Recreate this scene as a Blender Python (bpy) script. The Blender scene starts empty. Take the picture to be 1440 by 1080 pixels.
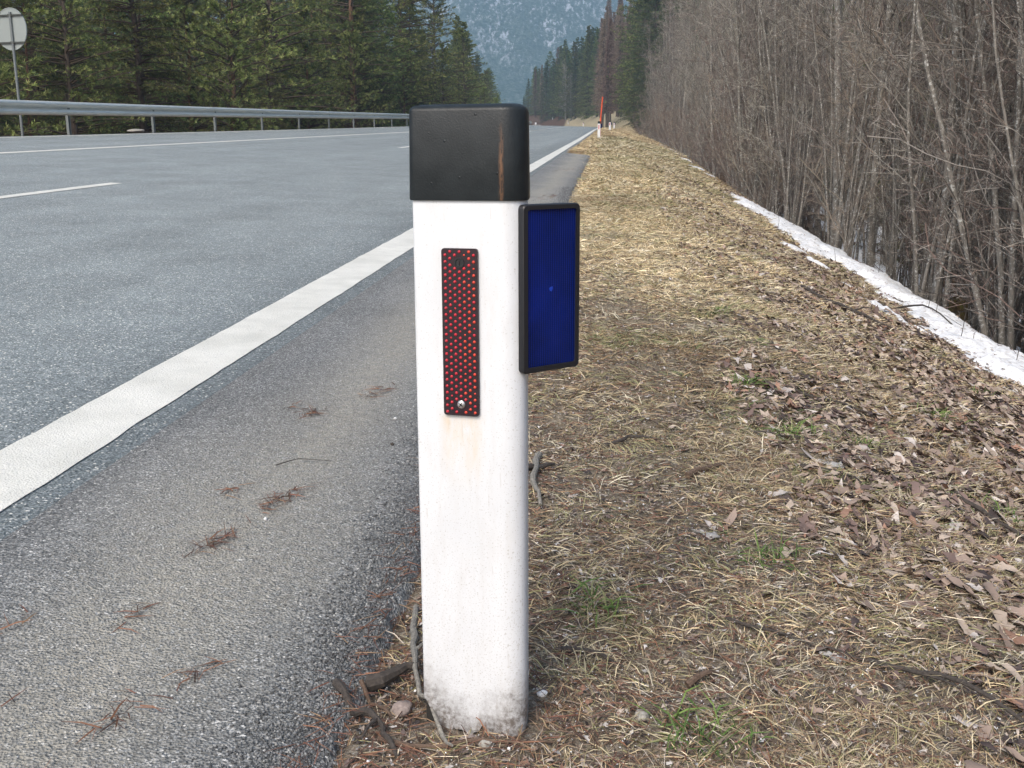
import bpy, math
import numpy as np
from mathutils import Vector, Matrix
R = math.radians
S = bpy.context.scene
COL = S.collection
rng = np.random.default_rng(7)

# ------------------------------------------------------------------ camera, sky, sun, exposure
cd = bpy.data.cameras.new('camera'); cam = bpy.data.objects.new('camera', cd); COL.objects.link(cam)
cam.location = (0, 0, 0.84)
cam.rotation_euler = (R(90 - 13.676), 0, R(5.071))
cd.sensor_width = 36; cd.lens = 37.5; cd.clip_start = 0.05; cd.clip_end = 9000
S.camera = cam
SUN_EL, SUN_ROT = R(48), R(200)
w = bpy.data.worlds.new('World'); S.world = w; w.use_nodes = True
wn = w.node_tree; bg = wn.nodes['Background']
sky = wn.nodes.new('ShaderNodeTexSky'); sky.sky_type = 'NISHITA'; sky.sun_disc = False
sky.sun_elevation = SUN_EL; sky.sun_rotation = SUN_ROT
sky.air_density = 1.0; sky.dust_density = 4.0; sky.ozone_density = 1.0
wn.links.new(sky.outputs[0], bg.inputs[0]); bg.inputs[1].default_value = 0.15
sl = bpy.data.lights.new('sun', 'SUN'); sl.energy = 1.35; sl.angle = R(25); sl.color = (1, 0.965, 0.91)
so = bpy.data.objects.new('sun', sl); COL.objects.link(so)
so.rotation_euler = (R(90) - SUN_EL, 0, math.pi - SUN_ROT)
S.view_settings.view_transform = 'Standard'; S.view_settings.look = 'None'
S.view_settings.exposure = 0.66; S.view_settings.gamma = 1
S.cycles.max_bounces = 5; S.cycles.diffuse_bounces = 3; S.cycles.volume_bounces = 0
S.cycles.glossy_bounces = 2; S.cycles.transmission_bounces = 2; S.cycles.transparent_max_bounces = 4

# ------------------------------------------------------------------ helpers
def tag(o, label=None, cat=None, group=None, kind=None):
    if label: o['label'] = label
    if cat: o['category'] = cat
    if group: o['group'] = group
    if kind: o['kind'] = kind
    return o

def empty(name, loc=(0, 0, 0), rz=0):
    o = bpy.data.objects.new(name, None); COL.objects.link(o)
    o.location = loc; o.rotation_euler = (0, 0, rz); o.empty_display_size = 0.1
    return o

def link(name, me, mats=(), parent=None):
    for m in (mats if isinstance(mats, (list, tuple)) else [mats]):
        me.materials.append(m)
    o = bpy.data.objects.new(name, me); COL.objects.link(o)
    if parent: o.parent = parent
    return o

def np_mesh(name, V, T=None, Q=None, col=None, smooth=False, tmat=None, qmat=None):
    """V (n,3); T (m,3) triangles; Q (k,4) quads; col (n,3) point colours."""
    me = bpy.data.meshes.new(name)
    V = np.ascontiguousarray(V, dtype=np.float32)
    nt = 0 if T is None else len(T); nq = 0 if Q is None else len(Q)
    loops = []
    if nt: loops.append(np.asarray(T, dtype=np.int32).ravel())
    if nq: loops.append(np.asarray(Q, dtype=np.int32).ravel())
    L = np.concatenate(loops)
    me.vertices.add(len(V)); me.vertices.foreach_set('co', V.ravel())
    me.loops.add(len(L)); me.loops.foreach_set('vertex_index', L)
    st = np.concatenate([np.arange(nt) * 3, nt * 3 + np.arange(nq) * 4]).astype(np.int32)
    me.polygons.add(nt + nq); me.polygons.foreach_set('loop_start', st)
    if smooth:
        me.polygons.foreach_set('use_smooth', np.ones(nt + nq, dtype=bool))
    if tmat is not None or qmat is not None:
        mi = np.concatenate([np.zeros(nt, np.int32) if tmat is None else np.broadcast_to(tmat, nt),
                             np.zeros(nq, np.int32) if qmat is None else np.broadcast_to(qmat, nq)]).astype(np.int32)
        me.polygons.foreach_set('material_index', mi)
    me.update(calc_edges=True)
    if col is not None:
        a = me.color_attributes.new('tint', 'FLOAT_COLOR', 'POINT')
        c = np.ones((len(V), 4), np.float32); c[:, :3] = col
        a.data.foreach_set('color', c.ravel())
    return me

class MB:
    """collects primitive pieces into one mesh"""
    def __init__(s): s.V = []; s.F = []; s.n = 0; s.M = []
    def add(s, V, F, m=0):
        s.V += [tuple(v) for v in V]; s.F += [tuple(i + s.n for i in f) for f in F]; s.M += [m] * len(F); s.n = len(s.V)
    def box(s, c, d, m=0, rot=None):
        P = [Vector((x * d[0] / 2, y * d[1] / 2, z * d[2] / 2)) for z in (-1, 1) for y in (-1, 1) for x in (-1, 1)]
        if rot: P = [rot @ p for p in P]
        s.add([p + Vector(c) for p in P], [(0, 2, 3, 1), (4, 5, 7, 6), (0, 1, 5, 4), (2, 6, 7, 3), (0, 4, 6, 2), (1, 3, 7, 5)], m)
    def tube(s, pts, rad, n=8, m=0, cap=True):
        pts = [Vector(p) for p in pts]; rad = rad if hasattr(rad, '__len__') else [rad] * len(pts)
        V = []
        for i, p in enumerate(pts):
            t = (pts[min(i + 1, len(pts) - 1)] - pts[max(i - 1, 0)]).normalized()
            a = Vector((0, 0, 1)) if abs(t.z) < 0.9 else Vector((1, 0, 0))
            u = t.cross(a).normalized(); v = t.cross(u)
            for k in range(n):
                an = 2 * math.pi * k / n
                V.append(p + (u * math.cos(an) + v * math.sin(an)) * rad[i])
        F = []
        for i in range(len(pts) - 1):
            for k in range(n):
                a = i * n + k; b = i * n + (k + 1) % n
                F.append((a, b, b + n, a + n))
        if cap:
            F.append(tuple(range(n))[::-1]); F.append(tuple(len(V) - n + k for k in range(n)))
        s.add(V, F, m)
    def prism(s, poly, z0, z1, m=0, f=None):
        """poly: list of (x,y); extruded along z; f maps a point"""
        n = len(poly); V = [(x, y, z0) for x, y in poly] + [(x, y, z1) for x, y in poly]
        if f: V = [f(v) for v in V]
        F = [(i, (i + 1) % n, (i + 1) % n + n, i + n) for i in range(n)] + [tuple(range(n))[::-1], tuple(range(n, 2 * n))]
        s.add(V, F, m)
    def build(s, name, mats, parent=None, smooth=False, bevel=0, seg=2):
        me = bpy.data.meshes.new(name); me.from_pydata(s.V, [], s.F)
        me.polygons.foreach_set('material_index', s.M)
        o = link(name, me, mats, parent)
        if smooth:
            me.polygons.foreach_set('use_smooth', [True] * len(s.F))
            try: me.set_sharp_from_angle(angle=R(40))
            except Exception: pass
        if bevel:
            b = o.modifiers.new('bevel', 'BEVEL'); b.width = bevel; b.segments = seg; b.limit_method = 'ANGLE'; b.angle_limit = R(40)
        me.update()
        return o

# numpy value noise
_P = np.random.default_rng(99).random((256, 256))
def vnoise(x, y):
    x = np.asarray(x, float); y = np.asarray(y, float)
    xi = np.floor(x).astype(int); yi = np.floor(y).astype(int)
    fx = x - xi; fy = y - yi; fx = fx * fx * (3 - 2 * fx); fy = fy * fy * (3 - 2 * fy)
    a = _P[xi % 256, yi % 256]; b = _P[(xi + 1) % 256, yi % 256]; c = _P[xi % 256, (yi + 1) % 256]; d = _P[(xi + 1) % 256, (yi + 1) % 256]
    return (a * (1 - fx) + b * fx) * (1 - fy) + (c * (1 - fx) + d * fx) * fy - 0.5
def fbm(x, y, o=4, g=0.5):
    s = 0; a = 1.0
    for i in range(o):
        s = s + a * vnoise(np.asarray(x) * 2 ** i + 13.7 * i, np.asarray(y) * 2 ** i + 7.3 * i); a *= g
    return s
def ss(a, b, x):
    t = np.clip((np.asarray(x, float) - a) / (b - a), 0, 1); return t * t * (3 - 2 * t)

# ------------------------------------------------------------------ terrain functions
def off(y):                       # the road bends left beyond 150 m
    y = np.asarray(y, float); d = np.clip(y - 150, 0, None)
    return -np.where(d < 350, d * d / 1660.0, 350 ** 2 / 1660 + (d - 350) * 700 / 1660)
_yp = [-50, 0, 50, 100, 140, 250, 400, 3000]; _zp = [0, 0, 0.12, 0.30, 0.34, 0.38, 0.40, 0.4]
def z_road(x, y):                 # x measured across the road before the bend is applied
    c = 0.0437 - 0.022 * ss(100, 220, y)
    return np.interp(y, _yp, _zp) - c * np.asarray(x, float)
def edge_x(y):                    # right edge of the asphalt
    y = np.asarray(y, float)
    wob = 0.03 * vnoise(y * 2.2, 3.3) + 0.02 * vnoise(y * 9, 1.7) + 0.012 * vnoise(y * 31, 9.1)
    e = np.interp(y, [-10, 0, 3, 12.8, 26.6, 27.6, 28.3, 28.9, 3000], [-0.36, -0.36, -0.38, -0.44, -0.45, -0.50, -0.95, -1.13, -1.14])
    return e + wob
_ux = [-1.3, -0.36, 0.1, 0.55, 0.9, 1.4, 2.5, 3.3, 3.6, 4.4, 6, 8.5, 12, 20, 30, 45, 70, 120, 260, 2500]
_uz = [0.05, 0.005, -0.005, -0.03, -0.12, -0.31, -0.76, -1.04, -1.16, -1.85, -2.7, -3.35, -3.9, -4.2, -3.0, 2, 12, 34, 70, 110]
_lx = [-2500, -400, -200, -90, -40, -25, -16, -14, -13, -12.5]
_lz = [120, 60, 26, 4, -0.6, -0.5, -0.25, 0.1, 0.47, 0.53]
def terrain(x, y):
    x = np.asarray(x, float); y = np.asarray(y, float)
    u = x - off(y); e = edge_x(y)
    base = np.interp(y, _yp, _zp)
    right = np.interp(u, _ux, _uz)
    k = 1 - 0.42 * ss(18, 70, y)
    right = np.where(u > 0.5, (right + 0.03) * np.where(u < 30, k, 1 * ss(60, 30, u) * (k - 1) + 1) - 0.03, right)
    bank = np.clip((u - 1.5) * 0.55, 0, None); bank = np.minimum(bank, 3.2 + 0.05 * u) + 0.25 * fbm(u * 0.4, y * 0.15)
    bank = np.where(u < 1.5, right, bank)
    t = ss(125, 190, y)
    right = right * (1 - t) + bank * t + base
    left = np.interp(u, _lx, _lz) + base
    road = z_road(u, y) - 0.045
    z = np.where(u > e + 0.03, right, np.where(u > e - 0.06, np.minimum(right - 0.012, z_road(u, y) - 0.012), np.where(u > -12.6, road, left)))
    near = ss(60, 8, y)
    amp = np.where(u > e, 1.0, np.where(u < -12.8, 1.0, 0.0))
    bump = 0.035 * fbm(x * 1.3, y * 1.3, 3) * ss(-0.3, 0.6, u) + near * (0.03 * fbm(x * 7, y * 7, 3) + 0.010 * fbm(x * 31, y * 31, 2))
    big = (0.5 * fbm(x * 0.12, y * 0.12, 3)) * (ss(5, 12, u) + ss(-16, -24, u)) + 6 * fbm(x * 0.012, y * 0.012, 3) * (ss(45, 120, u) + ss(-60, -150, u))
    return z + amp * bump + big

# ------------------------------------------------------------------ node helpers
def new_mat(name):
    m = bpy.data.materials.new(name); m.use_nodes = True
    return m, m.node_tree, m.node_tree.nodes['Principled BSDF']
def N(nt, typ, **kw):
    n = nt.nodes.new(typ)
    for k, v in kw.items():
        if k in n.inputs.keys() if isinstance(k, str) else False: n.inputs[k].default_value = v
        else: setattr(n, k, v)
    return n
def noise(nt, vec, scale, detail=4, rough=0.55, dist=0.0):
    n = nt.nodes.new('ShaderNodeTexNoise'); n.inputs['Scale'].default_value = scale; n.inputs['Detail'].default_value = detail
    n.inputs['Roughness'].default_value = rough; n.inputs['Distortion'].default_value = dist
    if vec is not None: nt.links.new(vec, n.inputs['Vector'])
    return n.outputs[0]
def ramp(nt, fac, stops, interp='LINEAR'):
    n = nt.nodes.new('ShaderNodeValToRGB'); n.color_ramp.interpolation = interp
    e = n.color_ramp.elements
    while len(e) < len(stops): e.new(0.5)
    for el, (p, c) in zip(e, stops):
        el.position = p; el.color = (c, c, c, 1) if not hasattr(c, '__len__') else (*c, 1)
    nt.links.new(fac, n.inputs[0]); return n.outputs[0]
def mix(nt, fac, a, b, mode='MIX'):
    n = nt.nodes.new('ShaderNodeMix'); n.data_type = 'RGBA'; n.blend_type = mode
    for i, v in ((0, fac), (6, a), (7, b)):
        if isinstance(v, (int, float)): n.inputs[i].default_value = v
        elif isinstance(v, tuple): n.inputs[i].default_value = (*v, 1)
        else: nt.links.new(v, n.inputs[i])
    return n.outputs[2]
def math_(nt, op, a, b=0.0, c=None):
    n = nt.nodes.new('ShaderNodeMath'); n.operation = op
    for i, v in enumerate((a, b, c)):
        if v is None: continue
        if isinstance(v, (int, float)): n.inputs[i].default_value = v
        else: nt.links.new(v, n.inputs[i])
    return n.outputs[0]
def bump(nt, bsdf, h, strength=0.5, dist=0.01, prev=None):
    n = nt.nodes.new('ShaderNodeBump'); n.inputs['Strength'].default_value = strength; n.inputs['Distance'].default_value = dist
    nt.links.new(h, n.inputs['Height'])
    if prev is not None: nt.links.new(prev, n.inputs['Normal'])
    nt.links.new(n.outputs[0], bsdf.inputs['Normal']); return n.outputs[0]
def coord(nt, which='Object', scale=None, rot=None):
    n = nt.nodes.new('ShaderNodeTexCoord')
    if scale is None: return n.outputs[which]
    m = nt.nodes.new('ShaderNodeMapping'); m.inputs['Scale'].default_value = scale
    if rot: m.inputs['Rotation'].default_value = rot
    nt.links.new(n.outputs[which], m.inputs[0]); return m.outputs[0]
def sepz(nt, v, i=2):
    n = nt.nodes.new('ShaderNodeSeparateXYZ'); nt.links.new(v, n.inputs[0]); return n.outputs[i]
def voro(nt, vec, scale, out='Color', feature='F1'):
    n = nt.nodes.new('ShaderNodeTexVoronoi'); n.inputs['Scale'].default_value = scale; n.feature = feature
    nt.links.new(vec, n.inputs['Vector']); return n.outputs[out]

def plain(name, c, rough=0.6, metal=0.0, spec=0.5):
    m, nt, b = new_mat(name); b.inputs['Base Color'].default_value = (*c, 1); b.inputs['Roughness'].default_value = rough
    b.inputs['Metallic'].default_value = metal; b.inputs['Specular IOR Level'].default_value = spec
    return m
def tinted(name, rough=0.8, spec=0.25, objvar=0.0, trans=0.0):
    """colour comes from the per-strand tint"""
    m, nt, b = new_mat(name)
    a = nt.nodes.new('ShaderNodeAttribute'); a.attribute_name = 'tint'
    c = a.outputs['Color']
    if objvar:
        oi = nt.nodes.new('ShaderNodeObjectInfo')
        v = math_(nt, 'MULTIPLY_ADD', oi.outputs['Random'], objvar, 1 - objvar / 2)
        hs = nt.nodes.new('ShaderNodeHueSaturation'); nt.links.new(v, hs.inputs['Value']); nt.links.new(c, hs.inputs['Color'])
        h = math_(nt, 'MULTIPLY_ADD', oi.outputs['Random'], 0.05, 0.475); nt.links.new(h, hs.inputs['Hue'])
        c = hs.outputs[0]
    nt.links.new(c, b.inputs['Base Color']); b.inputs['Roughness'].default_value = rough
    b.inputs['Specular IOR Level'].default_value = spec
    return m

# asphalt of the lanes
def asphalt(name, stops, dusty=0.0, stone=240, bstr=0.5, wheel=True):
    m, nt, b = new_mat(name)
    v = coord(nt)
    cells = voro(nt, v, stone)
    g = nt.nodes.new('ShaderNodeSeparateColor'); nt.links.new(cells, g.inputs[0])
    c = ramp(nt, g.outputs[0], stops)
    big = noise(nt, v, 1.6, 5, 0.6)
    c = mix(nt, 0.55, c, ramp(nt, big, [(0.3, 0.36), (0.7, 0.62)]), 'OVERLAY')
    med = noise(nt, v, 22, 4, 0.6)
    c = mix(nt, 0.5, c, ramp(nt, med, [(0.3, 0.40), (0.7, 0.60)]), 'OVERLAY')
    if wheel:   # long streaks polished by tyres
        st = noise(nt, coord(nt, 'Object', (0.9, 0.02, 1)), 1.6, 3, 0.5)
        c = mix(nt, 0.35, c, ramp(nt, st, [(0.35, 0.38), (0.65, 0.62)]), 'OVERLAY')
    if dusty:
        x = sepz(nt, v, 0); n1 = noise(nt, coord(nt, 'Object', (1, 0.35, 1)), 2.2, 5, 0.6)
        band = math_(nt, 'ABSOLUTE', math_(nt, 'ADD', x, math_(nt, 'MULTIPLY_ADD', n1, 0.5, 0.49)))
        f = ramp(nt, band, [(0.0, 1.0), (0.07, 0.85), (0.20, 0.35), (0.34, 0.0)])
        f = math_(nt, 'MULTIPLY', f, ramp(nt, noise(nt, v, 60, 3, 0.7), [(0.35, 0.35), (0.6, 1.0)]))
        f = math_(nt, 'MULTIPLY', f, dusty * 0.8)
        c = mix(nt, f, c, (0.37, 0.345, 0.285))
        # damp brown dirt towards the verge
        f2 = ramp(nt, math_(nt, 'ADD', x, math_(nt, 'MULTIPLY', n1, 0.25)), [(0.0, 0.0), (0.001, 0.0)])
    nt.links.new(c, b.inputs['Base Color'])
    b.inputs['Roughness'].default_value = 0.75; b.inputs['Specular IOR Level'].default_value = 0.4
    h = voro(nt, v, stone * 0.75, 'Distance')
    p = bump(nt, b, h, bstr, 0.005)
    bump(nt, b, noise(nt, v, 90, 3, 0.6), bstr * 0.7, 0.008, p)
    return m
M = {}
M['road'] = asphalt('lane_asphalt', [(0.0, (0.105, 0.122, 0.122)), (0.45, (0.195, 0.222, 0.224)), (0.8, (0.275, 0.308, 0.308)), (0.955, (0.34, 0.36, 0.36)), (0.968, (0.75, 0.75, 0.70)), (1.0, (0.8, 0.78, 0.7))], 0.0, 200, 0.45)
M['shoulder'] = asphalt('shoulder_asphalt', [(0.0, (0.06, 0.063, 0.064)), (0.45, (0.155, 0.16, 0.158)), (0.8, (0.25, 0.255, 0.25)), (0.95, (0.36, 0.36, 0.35)), (0.985, (0.6, 0.6, 0.58))], 0.9, 270, 0.8, False)

def paint(name):
    m, nt, b = new_mat(name); v = coord(nt)
    c = ramp(nt, noise(nt, v, 5, 5, 0.6), [(0.3, (0.56, 0.555, 0.50)), (0.7, (0.73, 0.72, 0.66))])
    worn = ramp(nt, noise(nt, v, 120, 4, 0.75), [(0.30, 0.0), (0.40, 1.0)])
    crack = ramp(nt, noise(nt, coord(nt, 'Object', (1, 4, 1)), 14, 5, 0.7), [(0.28, 0.0), (0.36, 1.0)])
    c = mix(nt, math_(nt, 'MULTIPLY', worn, crack), (0.30, 0.31, 0.31), c)
    nt.links.new(c, b.inputs['Base Color']); b.inputs['Roughness'].default_value = 0.6
    p = bump(nt, b, voro(nt, v, 190, 'Distance'), 0.35, 0.005); bump(nt, b, noise(nt, v, 70, 3), 0.35, 0.005, p)
    return m
M['line'] = paint('road_paint')

def soil():
    m, nt, b = new_mat('verge_soil'); v = coord(nt)
    n1 = noise(nt, v, 75, 6, 0.85)
    c = ramp(nt, n1, [(0.32, (0.03, 0.024, 0.02)), (0.46, (0.14, 0.112, 0.09)), (0.56, (0.27, 0.235, 0.195)), (0.68, (0.50, 0.47, 0.42))])
    n2 = noise(nt, v, 1.1, 4, 0.6)
    # paler straw further out, as in the photograph; mosses here and there
    c2 = ramp(nt, noise(nt, v, 38, 5, 0.8), [(0.3, (0.17, 0.13, 0.08)), (0.5, (0.40, 0.335, 0.21)), (0.7, (0.60, 0.53, 0.38))])
    y = sepz(nt, v, 1); x = sepz(nt, v, 0)
    f = math_(nt, 'MULTIPLY', ramp(nt, math_(nt, 'MULTIPLY', math_(nt, 'MULTIPLY_ADD', n2, 8, y), 0.05), [(0.2, 0.0), (0.75, 1.0)]), 1.0)
    c = mix(nt, f, c, c2)
    # reddish needle and leaf litter far down the bank and under the forest
    lit = ramp(nt, noise(nt, v, 9, 6, 0.75), [(0.3, (0.03, 0.02, 0.013)), (0.5, (0.11, 0.072, 0.045)), (0.7, (0.22, 0.16, 0.11))])
    fx = ramp(nt, math_(nt, 'MULTIPLY_ADD', x, 0.1, math_(nt, 'MULTIPLY', n2, 0.1)), [(0.34, 0.0), (0.40, 1.0)])
    c = mix(nt, fx, c, lit)
    fl = ramp(nt, math_(nt, 'MULTIPLY_ADD', x, -0.01, 0.0), [(0.12, 0.0), (0.126, 1.0)])
    c = mix(nt, fl, c, mix(nt, 0.6, lit, (0.13, 0.075, 0.055)))
    nt.links.new(c, b.inputs['Base Color']); b.inputs['Roughness'].default_value = 0.95; b.inputs['Specular IOR Level'].default_value = 0.15
    p = bump(nt, b, noise(nt, v, 60, 5, 0.75), 1.0, 0.018); bump(nt, b, noise(nt, v, 8, 4, 0.7), 0.8, 0.03, p)
    return m
M['soil'] = soil()

def snowmat():
    m, nt, b = new_mat('old_snow'); v = coord(nt)
    c = ramp(nt, noise(nt, v, 26, 6, 0.7), [(0.32, (0.30, 0.27, 0.23)), (0.42, (0.66, 0.66, 0.66)), (0.52, (0.82, 0.84, 0.86))])
    nt.links.new(c, b.inputs['Base Color']); b.inputs['Roughness'].default_value = 0.6
    p = bump(nt, b, noise(nt, v, 12, 4), 0.5, 0.03); bump(nt, b, noise(nt, v, 90, 3), 0.4, 0.004, p)
    return m
M['snow'] = snowmat()

# ------------------------------------------------------------------ terrain sheet
def axis(segs):
    out = [segs[0][0]]
    for a, b, n in segs: out += list(np.linspace(a, b, n + 1)[1:])
    return np.array(out)
def grid_mesh(name, X, Y, f, smooth=True):
    gx, gy = np.meshgrid(X, Y); nx, ny = len(X), len(Y)
    V = np.stack([gx.ravel(), gy.ravel(), f(gx, gy).ravel()], 1)
    i = (np.arange(ny - 1)[:, None] * nx + np.arange(nx - 1)[None]).ravel()
    return np_mesh(name, V, Q=np.stack([i, i + 1, i + nx + 1, i + nx], 1), smooth=smooth)
X = axis([(-2400, -400, 20), (-400, -60, 40), (-60, -16, 30), (-16, -12, 24), (-12, -1.6, 14), (-1.6, -0.6, 10), (-0.6, 2.0, 104), (2.0, 4.6, 60), (4.6, 12, 40), (12, 40, 28), (40, 400, 60), (400, 2400, 20)])
Y = axis([(-60, 0, 20), (0, 0.8, 8), (0.8, 5, 150), (5, 12, 120), (12, 30, 90), (30, 80, 70), (80, 400, 110), (400, 1300, 60), (1300, 4200, 20)])
g = link('ground', grid_mesh('ground', X, Y, terrain), M['soil'])
tag(g, 'brown verge and embankment ground falling away from the road into the wood', 'ground', kind='structure')

# ------------------------------------------------------------------ road and markings
def strip_mesh(name, fx0, fx1, Y, dz, ncross=2, skirt=0.0):
    V = []; cols = np.linspace(0, 1, ncross)
    x0 = fx0(Y); x1 = fx1(Y); o = off(Y)
    L = []
    for c in cols:
        x = x0 * (1 - c) + x1 * c
        L.append(np.stack([x + o, Y, z_road(x, Y) + dz], 1))
    if skirt:
        a = L[0].copy(); a[:, 2] -= skirt; b = L[-1].copy(); b[:, 2] -= skirt; b[:, 0] += skirt * 0.4
        L = [a] + L + [b]
    n = len(L); V = np.stack(L, 1).reshape(-1, 3)
    i = (np.arange(len(Y) - 1)[:, None] * n + np.arange(n - 1)[None]).ravel()
    return np_mesh(name, V, Q=np.stack([i, i + 1, i + n + 1, i + n], 1), smooth=False)
YR = axis([(-40, 0, 20), (0, 150, 75), (150, 700, 160)])
o = link('road', strip_mesh('road', lambda y: 0 * y - 12.48, lambda y: 0 * y - 1.16, YR, 0, 12, 0.04), M['road'])
tag(o, 'three lane grey asphalt road running away to a left bend', 'road', kind='structure')
YS = axis([(-5, 0, 10), (0, 6, 300), (6, 30, 420), (30, 150, 120), (150, 700, 120)])
o = link('road_shoulder', strip_mesh('road_shoulder', lambda y: 0 * y - 1.16, edge_x, YS, 0.0, 6, 0.05), M['shoulder'])
tag(o, 'darker worn asphalt shoulder with a crumbling edge beside the white edge line', 'road shoulder', kind='structure')
def line(xc, wd, y0, y1, name='road_marking', label=''):
    n = max(6, int(min(y1, 40) - y0) * 12 + int(max(0, y1 - 40) / 2))
    Y_ = np.concatenate([np.linspace(y0, min(y1, 40), max(4, int((min(y1, 40) - y0) * 14))), np.linspace(40, y1, int((y1 - 40) / 2) + 2)[1:] if y1 > 40 else []])
    j = lambda y, s: 0.006 * vnoise(y * 23, s) + 0.008 * vnoise(y * 6, s + 3)
    o = link(name, strip_mesh(name, lambda y: xc - wd / 2 + j(y, 1.5), lambda y: xc + wd / 2 + j(y, 8.5), Y_, 0.004, 2), M['line'])
    tag(o, label, 'road marking', kind='structure')
line(-1.345, 0.215, -3, 600, label='broad white edge line beside the shoulder')
line(-8.95, 0.17, -5, 600, label='unbroken thin white line between the far lanes')
line(-12.15, 0.14, -5, 600, label='white line along the far edge of the road under the guard rail')
for k, (a, b_) in enumerate([(-0.7, 10.84), (26.3, 37.8), (53.4, 65), (80.5, 92), (107.5, 119), (134.5, 146)]):
    line(-5.08, 0.13, a, b_, label='%s white dash of the broken lane line' % ('nearest', 'second nearest', 'third nearest', 'fourth nearest', 'fifth nearest', 'farthest')[k])

# ------------------------------------------------------------------ snow bank on the edge of the slope
def snow_h(x, y):
    u = x - off(y)
    c = 3.14 + 0.20 * vnoise(y * 0.35, 2.2)
    fade = ss(33, 24, y)
    wl = (0.44 + 0.30 * vnoise(y * 0.8, 5.1)) * (0.6 + 0.4 * fade)
    d = 1 - np.abs(u - c) / wl
    main = 0.13 * np.clip(d + 0.8 * fbm(x * 3.0, y * 2.2, 5), -1, 0.75)
    main = main - 0.3 * (1 - fade)
    s2 = 0.10 * (0.42 - np.abs(u - 2.25 - 0.2 * vnoise(y * 0.5, 4)) / 0.35 + 0.9 * fbm(x * 2.6, y * 1.6, 4) - 0.5 * ss(12, 8, y) * 0 - 0.25)
    s2 = s2 - 0.3 * ss(14, 17, y)
    far = 0.10 * (fbm(x * 1.7, y * 0.5, 4) - 0.12 - np.abs(u - 3.5) * 0.6)
    rav = 0.5 * (fbm(x * 0.8, y * 0.8, 4) - 0.08) * ss(4.8, 6.5, u) - 0.4 * ss(6.2, 4.6, u)
    rav = rav - 0.5 * ss(40, 60, y)
    return np.maximum(np.maximum(np.maximum(main, s2), rav), far)
X = axis([(1.6, 4.4, 110), (4.4, 16, 90)]); Y = axis([(2, 14, 240), (14, 40, 260), (40, 70, 60)])
o = link('snow', grid_mesh('snow', X, Y, lambda x, y: terrain(x, y) + np.clip(snow_h(x, y), -0.12, 0.35)), M['snow'])
tag(o, 'strip of old white snow lying along the edge of the bank and patches in the wood', 'snow', kind='stuff')

# ------------------------------------------------------------------ strands (grass, needles) and leaves
def strands(n, P, az, L, W, lift, curl, col, name, mat, label, cat, kind='stuff'):
    """bent blades: 5 points, one quad and one triangle each"""
    d = np.stack([np.cos(az), np.sin(az), np.zeros(n)], 1); s = np.stack([-np.sin(az), np.cos(az), np.zeros(n)], 1)
    up = np.array([0, 0, 1.0])
    m = P + d * (L * 0.5 * np.cos(lift))[:, None] + up * (L * 0.5 * np.sin(lift))[:, None] + s * (L * curl * 0.12)[:, None]
    l2 = lift * 0.3 - np.abs(curl) * 0.3
    t = m + d * (L * 0.5 * np.cos(l2))[:, None] + up * (L * 0.5 * np.sin(l2))[:, None] + s * (L * curl * 0.35)[:, None]
    t[:, 2] = np.maximum(t[:, 2], P[:, 2] - 0.006 - 0.25 * L)
    w_ = s * (W / 2)[:, None]; tilt = up * (W * rng.uniform(-0.5, 0.5, n))[:, None]
    V = np.stack([P - w_ - tilt, P + w_ + tilt, m + w_ * 0.9 + tilt, m - w_ * 0.9 - tilt, t], 1).reshape(-1, 3)
    i = np.arange(n) * 5
    me = np_mesh(name, V, T=np.stack([i + 3, i + 2, i + 4], 1), Q=np.stack([i, i + 1, i + 2, i + 3], 1), col=np.repeat(col, 5, 0))
    o = link(name, me, mat); tag(o, label, cat, kind=kind); return o
M['strand'] = tinted('dead_grass_blades', 0.75, 0.3)
M['leafmat'] = tinted('dead_leaf', 0.7, 0.35)
def pal(n, cols, wts, var=0.25):
    cols = np.array(cols); k = rng.choice(len(cols), n, p=np.array(wts) / sum(wts))
    return cols[k] * (1 + var * rng.uniform(-1, 1, n))[:, None]
def scatter(n, y0, y1, x0, x1, power=0.0):
    """points between two distances; power shifts them towards the near end"""
    r = rng.random(n); y = y0 * (y1 / y0) ** r if power else y0 + (y1 - y0) * r
    return rng.uniform(x0, x1, n), y
post_xy = np.array([-0.17, 1.39])
def clear_post(x, y): return (np.abs(x - post_xy[0]) > 0.085) | (np.abs(y - post_xy[1]) > 0.07)

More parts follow.
